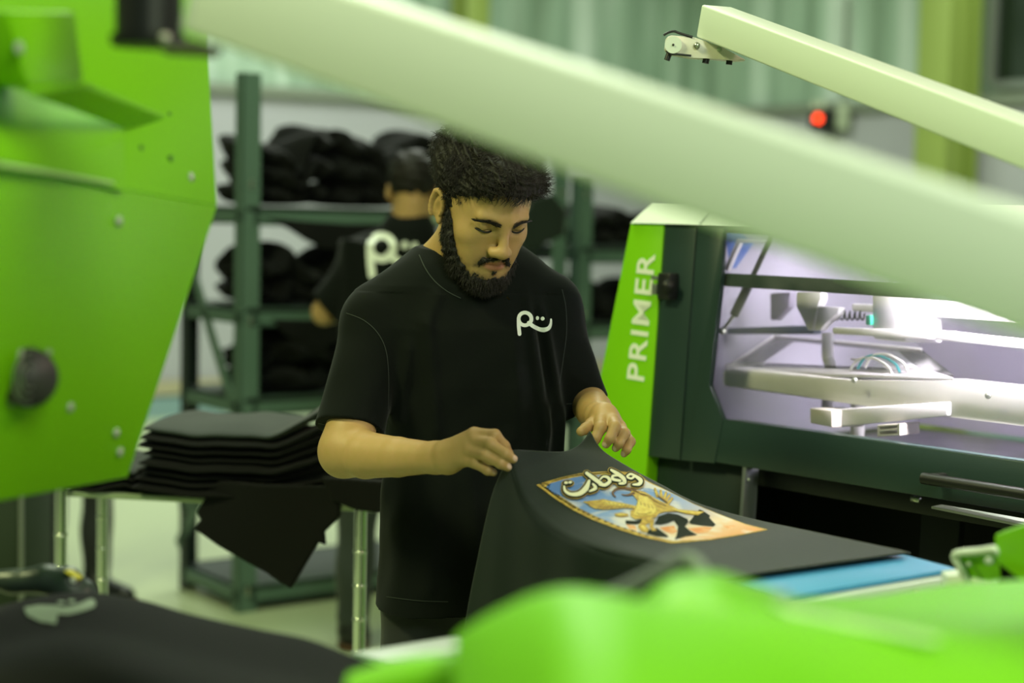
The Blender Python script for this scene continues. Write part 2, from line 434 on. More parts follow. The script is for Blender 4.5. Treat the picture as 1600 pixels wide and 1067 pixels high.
# ================================================================== room shell
E1 = Vector((.805, .593, 0)); E2 = Vector((-.593, .805, 0))        # the hall's two directions
def struct(o): o['kind'] = 'structure'; return o
struct(prism('floor', [(-9, -2, 0), (9, -2, 0), (9, 22, 0), (-9, 22, 0)], (0, 0, -.1), GROUND))
CORN = Vector((1.18, 14.7, 0)); ER = Vector((.593, -.805, 0)); ZW = 2.33
def wallseg(name, a, b, z0, z1, m, t=.12):
    a, b = Vector(a), Vector(b); d = (b - a).normalized(); n = Vector((-d.y, d.x, 0))
    if n.y < 0: n = -n
    pts = [a + Vector((0, 0, z0)), b + Vector((0, 0, z0)), b + n * t + Vector((0, 0, z0)), a + n * t + Vector((0, 0, z0))]
    return struct(prism(name, pts, (0, 0, z1 - z0), m))
LB = CORN - E1 * 12; RB = CORN + ER * 14
wallseg('wall_left', LB, CORN, 0, ZW, WALLP); wallseg('wall_right', CORN, RB, 0, ZW, WALLP)
def corr(name, a, b, z0, z1):
    a, b = Vector(a), Vector(b); d = (b - a); L = d.length; d.normalize(); n = Vector((-d.y, d.x, 0)); n = -n if n.y > 0 else n
    N = int(L / .06); V = []; F = []
    for i in range(N + 1):
        p = a + d * (L * i / N) + n * (.025 * math.sin(i * 1.05) + (.03 if (i // 9) % 2 else 0))
        V += [p + Vector((0, 0, z0)), p + Vector((0, 0, z1))]
    for i in range(N): F.append((2 * i, 2 * i + 2, 2 * i + 3, 2 * i + 1))
    o = mk(name, V, F, SHEET); struct(o); return o
TOPZ = 5.2
corr('wall_left_upper', LB, CORN, ZW, TOPZ); corr('wall_right_upper', CORN, RB, ZW, TOPZ)
GIRT = mat('girt_paint', (.075, .10, .06), .6)
def railn(name, a, b, z, h, t, m):
    a, b = Vector(a), Vector(b); d = (b - a).normalized(); n = Vector((-d.y, d.x, 0)); n = -n if n.y > 0 else n
    pts = [a + n * .02 + Vector((0, 0, z)), b + n * .02 + Vector((0, 0, z)), b + n * t + Vector((0, 0, z)), a + n * t + Vector((0, 0, z))]
    return struct(prism(name, pts, (0, 0, h), m))
TRIMM = mat('wall_flashing', (.20, .23, .18), .6)
railn('trim_1', LB, CORN, ZW - .03, .07, .07, TRIMM); railn('trim_2', CORN, RB, ZW - .03, .07, .07, TRIMM)
railn('trim_3', LB, CORN, 3.42, .16, .12, GIRT); railn('trim_4', CORN, RB, 3.46, .12, .12, GIRT)
BASEB = mat('baseboard_blue_grey', (.22, .34, .36), .6); BASEY = mat('baseboard_beige', (.42, .38, .25), .6)
railn('baseboard_left', LB, CORN, 0, .14, .06, BASEB); railn('baseboard_right', CORN, RB, 0, .14, .06, BASEB)
railn('trim_5', LB, CORN, .16, .10, .05, BASEY)
struct(prism('ceiling', [(-9, -2, TOPZ), (9, -2, TOPZ), (9, 22, TOPZ), (-9, 22, TOPZ)], (0, 0, .1), mat('ceiling_sheet', (.45, .5, .42), .7)))
# yellow-green columns
def hcol(px0, px1, a, dd, name, label, w, dep):
    # box column against the wall that starts at a and runs along dd, its face spanning px0..px1
    a = Vector(a); dd = Vector(dd); n = Vector((-dd.y, dd.x, 0)); n = -n if n.y > 0 else n
    d = ray(px0, 200); hit = CAM + d * (((a + n * .1) - CAM).dot(n) / d.dot(n)); p = Vector((hit.x, hit.y, 0))
    r = empty(name, p, label, 'column'); r['kind'] = 'structure'
    for k, (o0, o1) in enumerate(((0, .012), (dep - .012, dep))):
        prism('flange', [p + n * (o0 - .04), p + dd * w + n * (o0 - .04), p + dd * w + n * (o1 - .04), p + n * (o1 - .04)], (0, 0, TOPZ), YG, r, .002)
    prism('web', [p + dd * (w * .55) + n * -.02, p + dd * (w * .62) + n * -.02, p + dd * (w * .62) + n * (dep - .06), p + dd * (w * .55) + n * (dep - .06)], (0, 0, TOPZ), YG, r)
    return r
hcol(1474, 1545, CORN, ER, 'steel_column', 'yellow-green steel column against the wall, right of the red light', .27, .34)
hcol(707, 760, LB, E1, 'steel_column', 'yellow-green steel column on the far left wall, above the bowed head', .22, .20)
# dark window at the top right
def onwall(px, py, a, dd, off=.0):
    a = Vector(a); dd = Vector(dd); n = Vector((-dd.y, dd.x, 0)); n = -n if n.y > 0 else n
    return PN(px, py, a + n * off, n), n
pA, nn = onwall(1556, 128, CORN, ER, .06); pB, _ = onwall(1700, 150, CORN, ER, .06); pB.z = pA.z
wr = empty('window_1', pA); wr['kind'] = 'structure'
prism('pane', [pA, pB, pB + Vector((0, 0, 1.1)), pA + Vector((0, 0, 1.1))], nn * -.02, mat('dark_glass', (.012, .02, .012), .15), wr)
for a, b, w in ((pA, pB, .05), (pA, pA + Vector((0, 0, 1.1)), .05)):
    d = (b - a).normalized(); s_ = Vector((0, 0, 1)) if abs(d.z) < .5 else (pB - pA).normalized()
    prism('window_frame', [a - s_ * w, b - s_ * w, b, a], nn * .04, GREYM, wr)
# beacon with a red light on the right wall
pr_, nn = onwall(1287, 186, CORN, ER, .12)
bc = empty('warning_beacon', pr_, 'black wall-mounted lamp box glowing red beside the yellow-green column', 'light')
side = ER.normalized()
Rb = Matrix((side, nn, (0, 0, 1))).transposed()
box('housing', pr_ - Vector((0, 0, .02)), (.20, .12, .17), BLACKP, bc, .02, Rb)
bm = bmesh.new()
for sx in (-.055, .02): addbox(bm, pr_ + side * sx + Vector((0, 0, .105)) + nn * .02, (.055, .08, .06), .012, Rb)
mkbm('spotlight', bm, mat('pale_plastic', (.5, .55, .42), .5), bc, auto=40)
box('mounting_plate', pr_ + side * .16 + Vector((0, 0, .02)) - nn * .04, (.10, .06, .20), mat('pale_box', (.42, .48, .34), .5), bc, .01, Rb)
V, F = tubemesh([pr_ + nn * .06 + side * .005, pr_ + nn * .075 + side * .005], .030, 20)
mk('red_lens', V, F, REDL, bc)
tube('conduit', [pr_ + side * .16 - nn * .04 + Vector((0, 0, .11)), pr_ + side * .16 - nn * .04 + Vector((0, 0, .9))], .015, TRIMM, bc, 8)

# ================================================================== slotted-angle racks with heaps of black garments
def flat(v): return Vector((v.x, v.y, 0))
F0 = P(372, 975, 6.2); F0.z = 0
def lbeam(bm, a, b, w, h, back):
    """angle-section beam from a to b: face h high, flange w deep toward back"""
    a, b, back = Vector(a), Vector(b), Vector(back); t = Vector((0, 0, h))
    addprism(bm, [a, b, b + back * .012, a + back * .012], t)
    addprism(bm, [a, b, b + back * w, a + back * w], (0, 0, .012))
def make_rack(base, bay, depth, levels, H, label, grp=None, brace=True):
    r = empty('storage_rack', base, label, 'rack', grp)
    U = Vector((0, 0, 1))
    for i, (u, v) in enumerate(((0, 0), (bay, 0), (0, depth), (bay, depth))):
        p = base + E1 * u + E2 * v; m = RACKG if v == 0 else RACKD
        bm = bmesh.new(); s1 = E1 if u == 0 else -E1; s2 = E2 if v == 0 else -E2
        lo = p - s1 * 0
        addprism(bm, [lo, lo + s1 * .075, lo + s1 * .075 + s2 * .006, lo + s2 * .006], (0, 0, H))
        addprism(bm, [lo, lo + s2 * .055, lo + s2 * .055 + s1 * .006, lo + s1 * .006], (0, 0, H))
        o = mkbm('upright', bm, m, r)
        bm = bmesh.new(); k = 0
        z = .08
        while z < H - .05:
            c = lo + s1 * .037 - s2 * .002 + U * z
            addbox(bm, c, (.012, .006, .030), 0, Matrix((E1, E2, U)).transposed()); z += .15 if v else .5
        mkbm('slot_pattern', bm, STEEL if v == 0 else mat_slot, o)
    for z in levels:
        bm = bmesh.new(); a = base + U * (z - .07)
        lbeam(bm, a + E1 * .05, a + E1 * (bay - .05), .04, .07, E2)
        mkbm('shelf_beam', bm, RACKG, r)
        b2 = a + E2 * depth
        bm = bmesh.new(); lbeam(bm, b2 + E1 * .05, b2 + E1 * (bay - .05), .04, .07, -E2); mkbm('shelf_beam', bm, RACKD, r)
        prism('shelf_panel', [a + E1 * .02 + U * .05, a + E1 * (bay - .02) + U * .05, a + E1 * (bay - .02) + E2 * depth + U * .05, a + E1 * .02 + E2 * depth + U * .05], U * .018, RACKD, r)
        for u in (0, bay):
            s = base + E1 * u + U * (z - .06)
            prism('side_rail', [s, s + E2 * depth, s + E2 * depth + U * .045, s + U * .045], E1 * .012, RACKG, r)
        c = base + E1 * (bay * .55) + U * (z - .035) - E2 * .012
        box('label_plate', c, (.10, .006, .04), mat_lab, r, .002, Matrix((E1, E2, U)).transposed())
    if brace:
        for (z0, z1, fl) in ((.15, .72, 0), (.72, 1.42, 1), (.30, .45, 0)):
            for u in (0, bay):
                s = base + E1 * u; a = s + U * z0 + (E2 * depth if fl == 0 else Vector()); b = s + U * z1 + (E2 * depth if fl else Vector())
                if fl: a, b = s + U * z0, s + U * z1 + E2 * depth
                d = (b - a).normalized(); q = d.cross(E1).normalized()
                prism('brace', [a, b, b + q * .05, a + q * .05], E1 * .008, RACKG, r)
    return r
mat_slot = mat('slot_light', (.45, .52, .40), .6); mat_lab = mat('label_card', (.30, .38, .26), .6)
make_rack(F0, 1.5, .50, (.10, .80, 1.13, 1.50), 1.98, 'grey-green slotted rack with tall front post, left of the man turned away')
make_rack(F0 + E1 * 1.56, 1.5, .50, (.10, .66, 1.04, 1.36), 1.66, 'grey-green slotted rack behind the bearded man, beside the tapered lime panel', brace=True)
def garment(c, size, seed, label, grp, k, m=CLOTH2):
    """a crumpled folded garment lying at c (underside centre), size along E1, E2, up"""
    r = np.random.RandomState(seed); nu, nv = 44, 26; L, D_, H = size; V = []; c = Vector(c)
    ph = r.uniform(0, 6.28, 8)
    for i in range(nu):
        for j in range(nv):
            a = (i / (nu - 1) - .5) * math.pi; b = j / nv * 2 * math.pi
            ca = math.copysign(abs(math.cos(a)) ** .35, math.cos(a)); x = math.sin(a)
            y = math.copysign(abs(math.cos(b)) ** .6, math.cos(b)) * ca; z = math.copysign(abs(math.sin(b)) ** .7, math.sin(b)) * ca
            w = 1 + .10 * math.sin(5 * x + ph[0] + 2 * z) + .07 * math.sin(11 * x + 3 * y + ph[1]) + .05 * math.sin(19 * x + ph[2] + 5 * b)
            top = .5 + .5 * z
            fx = 1.08 + .30 * math.sin(3.1 * x + ph[3]) + .13 * math.sin(8 * x + ph[4] + y * 2)
            hz = H * ((k + .01) * fx + .97 * top * fx) - k * H
            p = c + E1 * (x * L / 2 * (1 + .06 * math.sin(4 * z + ph[5]))) + E2 * (y * D_ / 2 * w) + Vector((0, 0, hz + .002))
            V.append(p)
    F = []
    for i in range(nu - 1):
        for j in range(nv): F.append((i * nv + j, i * nv + (j + 1) % nv, (i + 1) * nv + (j + 1) % nv, (i + 1) * nv + j))
    F += [tuple(range(nv))[::-1], tuple((nu - 1) * nv + j for j in range(nv))]
    o = mk('folded_garment', V, F, m, None, True, c); return tag(o, label, 'garment', grp)
def heap(base, t0, t1, z, H, n, rows, seed, where, grp):
    r = random.Random(seed); w = (t1 - t0) / n; hh = H / rows
    names = ['bottom', 'second', 'third', 'top'] if rows == 4 else (['bottom', 'middle', 'top'] if rows == 3 else (['lower', 'upper'] if rows == 2 else ['single']))
    for i in range(n):
        for k in range(rows):
            c = base + E1 * (t0 + w * (i + .5) + r.uniform(-.01, .01)) + E2 * (.24 + r.uniform(-.02, .02)) + Vector((0, 0, z + .002 + k * hh))
            pos = ['leftmost', 'second', 'third', 'fourth', 'fifth'][i] if i < n - 1 else 'last'
            garment(c, (w * .90, .44, hh), seed * 100 + i * 10,
                    f'crumpled black garment, {names[k]} layer of {pos} pile, {where}', grp, k)
heap(F0, .08, 1.46, 1.50, .22, 4, 3, 1, 'top shelf, tall-post rack', 'black garments heaped on the top rack shelf')
heap(F0, .08, 1.46, 1.13, .16, 4, 2, 2, 'second shelf, tall-post rack', 'black garments on the middle rack shelf')
heap(F0, .08, 1.46, .80, .165, 3, 2, 3, 'third shelf, tall-post rack', 'black garments on the lower rack shelf')
B2 = F0 + E1 * 1.56
heap(B2, .05, .75, 1.36, .12, 2, 2, 4, 'upper shelf behind the bearded man', 'black garments on the far rack upper shelf')
heap(B2, .05, .75, 1.04, .13, 2, 1, 5, 'lower shelf behind the bearded man', 'black garments on the far rack lower shelf')
def hang(name, poly, Y, seed, label, m=CLOTH2, t=.012, slant=0.0, amp=.012, cat='garment', parent=None, grp=None, freq=30):
    """cloth hanging down: outline in the picture, real distance Y (plus slant per metre to the right), wavy, thick"""
    bm = bmesh.new(); vs = [bm.verts.new((x, y, 0)) for x, y in poly]; bm.faces.new(vs)
    bmesh.ops.triangulate(bm, faces=bm.faces[:])
    for _ in range(6):
        es = [e for e in bm.edges if e.calc_length() > 9]
        if not es: break
        bmesh.ops.subdivide_edges(bm, edges=es, cuts=1); bmesh.ops.triangulate(bm, faces=bm.faces[:])
    bm.verts.index_update(); V = []
    x0 = sum(p[0] for p in poly) / len(poly)
    for v in bm.verts:
        yy = Y + slant * (v.co.x - x0) * .000375 * Y
        p = P(v.co.x, v.co.y, yy); q = np.array([[p.x, 0, p.z * .35]]); p.y += amp * float(wav(q, seed, freq, 6)[0]); V.append(p)
    F = [[v.index for v in f.verts] for f in bm.faces]; bm.free()
    b = V[0].copy()
    o = mk(name, V, F, m, parent, True, b if parent is None else None); thicken(o, t)
    return tag(o, label, cat, grp) if parent is None else o
hang('draped_garment', [(400, 338), (470, 345), (545, 350), (600, 350), (600, 395), (545, 392), (505, 388), (478, 375), (452, 358), (430, 346)], 6.18, 3,
     'black garment drooping over the top shelf edge beside the tall post', slant=.55)
hang('draped_garment', [(425, 498), (520, 500), (540, 503), (540, 530), (512, 540), (495, 552), (470, 538), (448, 524)], 6.2, 4,
     'black garment hanging in a point under the middle shelf, below the bent elbow', slant=.55)
hang('draped_garment', [(815, 345), (830, 312), (862, 303), (885, 330), (880, 368), (852, 380), (832, 394), (815, 385)], 6.75, 5,
     'dark green-black garment bunched at the rack corner beside the bowed face', m=CLOTHG, slant=.4)

# ================================================================== chrome cart with folded shirts
CZ = .85
cA = PZ(96, 766, CZ); cB = PZ(604, 792, CZ)
cu = (cB - cA).normalized(); cv = Vector((-cu.y, cu.x, 0)); cl = (cB - cA).length; cdp = .34; UZ = Vector((0, 0, 1))
cart = empty('wire_cart', flat(cA), 'chrome post cart carrying the folded black shirts between lime housing and bearded man', 'cart')
prism('shelf_top', [cA, cB, cB + cv * cdp, cA + cv * cdp], (0, 0, -.014), mat('cart_shelf', (.30, .38, .24), .4, metal=.3), cart, .004)
a = cA - UZ * .62; b = cB - UZ * .62
prism('shelf_bottom', [a - UZ * .12, b - UZ * .12, b + cv * cdp - UZ * .12, a + cv * cdp - UZ * .12], (0, 0, -.02), RACKD, cart, .004)
for k, (u, v) in enumerate(((.01, 0), (.93, 0), (.01, .62), (.96, 1))):
    p = flat(cA + (cB - cA) * u + cv * (cdp * v)) - cv * (.02 if v == 0 else 0)
    lg = tube('post', [p + UZ * .06, p + UZ * (CZ + .02)], .014, CHROME, cart, 14)
    for z in [.12 + .05 * i for i in range(15)]: pass
    bm = bmesh.new()
    Vc = []
    for z in [.15 + .075 * i for i in range(9)]:
        V_, F_ = tubemesh([p + UZ * z, p + UZ * (z + .006)], .0155, 12)
        off = len(Vc); Vc += V_; Fc = (Fc if off else []) + [tuple(i + off for i in f) for f in F_]
    mk('groove_pattern', Vc, Fc, CHROME, lg)
    V_, F_ = tubemesh([p + UZ * .03 + cu * .02, p + UZ * .03 - cu * .02 + cv * .0], .03, 14)
    mk('caster', V_, F_, BLACKP, cart)
def folded(c, L, D_, t, seed, label, rise=0, m=CLOTH2, tl=0, tr_=0):
    r = np.random.RandomState(seed); ph = r.uniform(0, 6.28, 6); nu, nv = 60, 40; V = []; c = Vector(c)
    for i in range(nu):
        for j in range(nv):
            a = i / (nu - 1) * 2 - 1; b = j / nv * 2 * math.pi
            e = (1 - abs(a) ** 8) ** .5 if abs(a) < 1 else 0
            y = math.copysign(abs(math.cos(b)) ** .5, math.cos(b)); z = math.copysign(abs(math.sin(b)) ** .8, math.sin(b)) * (.5 + .5 * e)
            x = a * L / 2
            zz = t / 2 * z + .5 * t + .0035 * math.sin(6 * a + ph[0]) + .0008 * math.sin(15 * a + ph[1] + 3 * y) + rise * max(a - .35, 0) ** 1.5 - .03 * max(-a - .75, 0) * 0
            zz += -.008 * max(-y - .4, 0) * (1 + math.sin(4 * a + ph[2])) + .012 * max(-a - .8, 0) * 5 * (1 if z > .3 else 0) * 0
            V.append(c + cu * (x + .01 * math.sin(3 * y + ph[3])) + cv * (y * D_ / 2 * (1 + .02 * math.sin(7 * a + ph[4]))) + UZ * zz)
    F = []
    for i in range(nu - 1):
        for j in range(nv): F.append((i * nv + j, i * nv + (j + 1) % nv, (i + 1) * nv + (j + 1) % nv, (i + 1) * nv + j))
    F += [tuple(range(nv))[::-1], tuple((nu - 1) * nv + j for j in range(nv))]
    o = mk('folded_shirt', V, F, m, None, True, c); return tag(o, label, 'shirt', 'folded black shirts stacked on the chrome cart')
ords = ['bottom', 'second', 'third', 'fourth', 'fifth', 'sixth', 'seventh', 'topmost']
mid = PZ(372, 776, CZ); mid = cA + cu * ((mid - cA).dot(cu)) + cv * .16 + UZ * .008
for k in range(8):
    folded(mid + UZ * (k * .0185) + cu * random.uniform(-.010, .010) + cv * random.uniform(-.02, .012), .46 - .004 * k + random.uniform(-.02, .01), .36, .0190, 60,
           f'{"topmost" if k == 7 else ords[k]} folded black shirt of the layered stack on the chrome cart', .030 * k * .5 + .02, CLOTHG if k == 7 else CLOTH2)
r2 = mid - cu * .36
for k in range(3):
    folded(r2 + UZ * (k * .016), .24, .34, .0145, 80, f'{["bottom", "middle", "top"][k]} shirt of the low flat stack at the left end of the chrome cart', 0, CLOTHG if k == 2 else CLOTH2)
r3 = mid + cu * .37
for k in range(4):
    folded(r3 + UZ * (k * .017), .24, .34, .0155, 90, f'{["bottom", "second", "third", "top"][k]} shirt of the small stack at the right end of the chrome cart', 0, CLOTH2)
hang('draped_shirt', [(345, 752), (400, 757), (470, 760), (530, 762), (530, 808), (506, 832), (508, 851), (497, 848), (478, 880), (455, 919), (426, 902), (420, 897), (388, 880), (343, 853), (306, 826), (315, 812), (309, 800), (322, 778), (328, 760)],
     cA.y - .13, 9, 'black shirt hanging in a point over the front edge of the chrome cart', t=.010, slant=-.4, amp=.010, cat='shirt', freq=26)
hang('draped_shirt', [(505, 745), (612, 752), (612, 800), (585, 798), (560, 796), (520, 780)], cA.y - .2, 10,
     'black sleeve and hem hanging at the right end of the chrome cart', t=.02, slant=-.4, amp=.008, cat='shirt')
# stool-like olive bin at the far left
oc = P(12, 900, 5.0); oc.z = 0
ob = empty('storage_bin', oc, 'tall dark olive fabric bin on a pale pole frame at the left edge', 'bin')
prism('fabric_box', [oc + Vector((-.14, -.1, .12)), oc + Vector((.065, -.1, .12)), oc + Vector((.065, .25, .12)), oc + Vector((-.14, .25, .12))], (0, 0, .62), OLIVE, ob, .01)
for x in (-.045, .072):
    tube('frame_pole', [oc + Vector((x if x > 0 else -.15, -.11, 0)), oc + Vector((x if x > 0 else -.15, -.11, .78))], .008, GREYM, ob, 8)
prism('base_board', [oc + Vector((-.15, -.1, 0)), oc + Vector((.07, -.1, 0)), oc + Vector((.07, .25, 0)), oc + Vector((-.15, .25, 0))], (0, 0, .12), RACKD, ob)
# ================================================================== the man in front
def A3(v): return np.array(tuple(v), float)
def head_frame(O, yaw, pitch):
    """columns: man's left, face forward, up; yaw from facing the camera toward picture right"""
    f = np.array([math.sin(yaw), -math.cos(yaw), 0]); l = np.array([math.cos(yaw), math.sin(yaw), 0]); z = np.array([0, 0, 1.])
    F = f * math.cos(pitch) - z * math.sin(pitch); U = z * math.cos(pitch) + f * math.sin(pitch)
    return np.stack([l, F, U], 1), A3(O)
def mirror(fn):
    for sx in (-1, 1): fn(sx)
def head_sdf(s, R, O, face=True):
    T = lambda x, y, z: O + R @ np.array([x, y, z])
    def E(x, y, z, rx, ry, rz, k=.012, op='u', tilt=None):
        RR = R if tilt is None else R @ np.array(tilt)
        s.ell(T(x, y, z), (rx, ry, rz), k, RR, op)
    def C(a, b, ra, rb=None, k=.008, op='u'): s.cap(T(*a), T(*b), ra, rb, k, op)
    E(0, -.012, .045, .072, .094, .080)
    E(0, .030, .028, .0590, .064, .062, .03)
    E(0, .030, -.018, .0525, .058, .064, .03)
    E(0, .040, -.052, .043, .048, .036, .03)
    E(0, .077, -.080, .021, .018, .016, .03)
    for sx in (-1, 1):
        C((sx * .049, .005, -.048), (sx * .019, .070, -.080), .016, .015, .03)
        E(sx * .0405, .058, -.013, .0195, .020, .017, .025)      # cheekbone
        E(sx * .029, .064, -.043, .019, .019, .022, .02)       # cheek
        if face:
            C((sx * .010, .091, .0285), (sx * .038, .082, .0305), .0085, .007, .014)   # brow ridge
            E(sx * .032, .096, .016, .0165, .012, .010, .012, 's')                    # socket
            E(sx * .031, .0735, .0150, .0150, .0150, .0140, .004)                     # closed lid over the eyeball
            C((sx * .019, .087, .0085), (sx * .043, .081, .0085), .0012, .0012, .0025, 's')
            C((sx * .017, .0855, .024), (sx * .044, .080, .025), .0018, .0018, .004, 's')
            E(sx * .0125, .101, -.0245, .0085, .011, .0085, .006)                     # nostril wing
            E(sx * .0065, .106, -.0345, .0035, .005, .0035, .003, 's')
        # ear
        a = math.radians(22) * sx
        Re = np.array([[math.cos(a), -math.sin(a), 0], [math.sin(a), math.cos(a), 0], [0, 0, 1]])
        E(sx * .0745, -.005, .002, .0055, .0145, .025, .006, 'u', Re)
        ring = []
        for i in range(15):
            t = -2.2 + 4.6 * i / 14
            yy = -.007 - .0145 * math.cos(t + 1.2) * (1 if math.sin(t) > -.5 else .8); zz = .004 + .0255 * math.sin(t + 1.2)
            ring.append(T(sx * (.0785 - yy * .35), yy, zz))
        s.chain(ring, [.0036] * 15, .004)
        E(sx * .0815, .001, .001, .006, .0075, .011, .004, 's')
        E(sx * .0735, .003, -.021, .0045, .006, .007, .006)
    if face:
        C((0, .088, .030), (0, .111, -.016), .0070, .0085, .012)
        E(0, .1115, -.0215, .0104, .0100, .0095, .008)
        C((0, .098, -.032), (0, .096, -.040), .006, .009, .01)
        E(0, .0900, -.0450, .024, .0105, .0065, .006)          # upper lip
        E(0, .0885, -.0570, .0205, .0115, .0068, .004)         # lower lip
        C((-.021, .091, -.0508), (.021, .091, -.0508), .0010, .0010, .002, 's')
        C((0, .0985, -.0508), (0, .0985, -.0507), .0012, .0012, .002, 's')
        for sx in (-1, 1):
            C((0, .1005, -.0508), (sx * .012, .0985, -.0503), .0013, .0013, .002, 's')
            C((sx * .012, .0985, -.0503), (sx * .023, .0905, -.0515), .0013, .0013, .002, 's')
    return T
def fingers(s, chains, rs, k=.006):
    for c, r in zip(chains, rs): s.chain(c, r, k)

mroot = P(730, 600, 2.95); mroot.z = 0
man = SDF()
YAW, PITCH = math.radians(27), math.radians(29)
HO = P(751, 327, 2.90); HR, HO = head_frame(HO, YAW, PITCH)
HT = head_sdf(man, HR, HO)
man.cap(HT(0, -.022, -.035), A3(P(722, 432, 2.99)), .052, .062, .03)
man.ell(HT(0, .045, -.068), (.02, .02, .012), .02)
# trunk under the clothes (one continuous body)
CH = A3(P(727, 520, 2.98)); man.ell(CH, (.15, .085, .17), .04); man.ell(A3(P(735, 700, 2.98)), (.125, .085, .22), .05)
SR, ELR, WRR = P(583, 512, 2.92), P(541, 703, 2.80), P(684, 715, 2.655)
man.cap(A3(P(640, 455, 2.97)), A3(SR), .05, .050, .04)
man.chain([A3(SR), A3(ELR)], [.048, .041], .03)
man.chain([A3(P(536, 704, 2.80)), A3(P(572, 711, 2.765)), A3(P(622, 714, 2.715)), A3(WRR)], [.0375, .0385, .032, .0235], .02)
man.ell(A3(P(533, 712, 2.80)), (.026, .026, .030), .02)
SL, ELL_, WRL = P(858, 486, 3.02), P(914, 622, 3.06), P(938, 650, 2.87)
man.cap(A3(P(810, 450, 3.0)), A3(SL), .05, .05, .04)
man.chain([A3(SL), A3(ELL_)], [.040, .033], .03)
man.chain([A3(ELL_), A3(P(928, 641, 2.96)), A3(P(936, 650, 2.87))], [.034, .032, .022], .02)
# right hand (picture left): back of the hand, four fingers over the cloth, thumb under it
def PP(x, y, Y): return A3(P(x, y, Y))
man.chain([PP(684, 715, 2.655), PP(700, 712, 2.635)], [.023, .022], .015)
for a, b, r0, r1 in (((700, 706, 2.632), (741, 679, 2.600), .018, .0115), ((702, 711, 2.628), (744, 689, 2.592), .019, .0115),
                     ((702, 716, 2.63), (734, 704, 2.594), .019, .0115), ((700, 722, 2.635), (724, 716, 2.602), .018, .0110)):
    man.cap(PP(*a), PP(*b), r0, r1, .012)
RF = [[(741, 679, 2.600), (773, 680, 2.580), (788, 697, 2.586), (797, 712, 2.600)],
      [(744, 689, 2.592), (767, 694, 2.566), (790, 709, 2.556), (802, 717, 2.560)],
      [(734, 704, 2.594), (758, 711, 2.566), (782, 724, 2.556), (793, 730, 2.560)],
      [(724, 718, 2.602), (743, 724, 2.580), (762, 735, 2.570), (771, 738, 2.573)]]
RR_ = [[.0112, .0092, .0082, .0070], [.0110, .0090, .0080, .0068], [.0108, .0087, .0078, .0066], [.0098, .0078, .0070, .0060]]
fingers(man, [[PP(*q) for q in c] for c in RF], RR_, .004)
fingers(man, [[PP(706, 718, 2.645), PP(738, 716, 2.640), PP(772, 716, 2.622), PP(794, 713, 2.612)]], [[.016, .012, .0105, .008]], .006)
# left hand (picture right): seen over the knuckles, fingers hanging, thumb pressing the cloth
man.chain([PP(936, 650, 2.87), PP(944, 648, 2.835)], [.022, .0185], .012)
man.cap(PP(942, 650, 2.84), PP(940, 659, 2.805), .0175, .0125, .012)
man.cap(PP(946, 650, 2.84), PP(957, 658, 2.805), .0175, .0115, .012)
man.cap(PP(948, 652, 2.84), PP(968, 667, 2.81), .0165, .011, .012)
man.cap(PP(948, 656, 2.845), PP(975, 678, 2.82), .0165, .010, .012)
LF = [[(940, 658, 2.805), (938, 669, 2.775), (931, 684, 2.768), (927, 694, 2.768)],
      [(957, 658, 2.805), (961, 667, 2.768), (953, 685, 2.756), (947, 694, 2.760)],
      [(968, 667, 2.81), (976, 677, 2.776), (967, 693, 2.762), (962, 700, 2.766)],
      [(975, 678, 2.82), (985, 690, 2.79), (979, 703, 2.778), (975, 709, 2.780)]]
LR_ = [[.0118, .0100, .0086, .0072], [.0112, .0094, .0082, .0070], [.0106, .0090, .0078, .0066], [.0096, .0082, .0070, .0060]]
fingers(man, [[PP(*q) for q in c] for c in LF], LR_, .004)
fingers(man, [[PP(936, 656, 2.85), PP(924, 663, 2.815), PP(915, 670, 2.790), PP(908, 674, 2.772)]], [[.014, .0105, .0095, .0080]], .006)
body, BV = sdfobj('person', man, .0019, SKIN, None, mroot)
tag(body, 'bearded man in black t-shirt with small white chest mark, head bowed, holding printed shirt', 'person')
# colour of lips and nails
def setattr_f(o, name, val):
    a = o.data.attributes.new(name, 'FLOAT', 'POINT'); a.data.foreach_set('value', np.asarray(val, dtype=np.float32))
q = (BV - HO) @ HR
lip = np.clip(1.25 - np.sqrt((q[:, 0] / .0235) ** 2 + ((q[:, 2] + .0515) / .0110) ** 2) ** 2, 0, .8) * (q[:, 1] > .082) * (q[:, 2] > -.067)
setattr_f(body, 'lip', lip)
nail = np.zeros(len(BV))
camv = np.array([0, 0, 1.5])
for c, rr in list(zip(RF, RR_)) + list(zip(LF[1:], LR_[1:])):
    a, b = PP(*c[2]), PP(*c[3]); d = (b - a) / np.linalg.norm(b - a); v = camv - b; v /= np.linalg.norm(v); v = v - d * (v @ d); v /= np.linalg.norm(v)
    up = np.array([0, 0, 1.]) ; n = v * .75 + up * .45; n -= d * (n @ d); n /= np.linalg.norm(n); w = np.cross(d, n)
    c0 = b + n * rr[3] * .95 + d * rr[3] * .15
    e = np.sqrt((((BV - c0) @ d) / .0056) ** 2 + (((BV - c0) @ w) / .0046) ** 2 + (((BV - c0) @ n) / .0040) ** 2)
    nail = np.maximum(nail, np.clip((1.15 - e) * 5, 0, .85))
setattr_f(body, 'nail', nail)
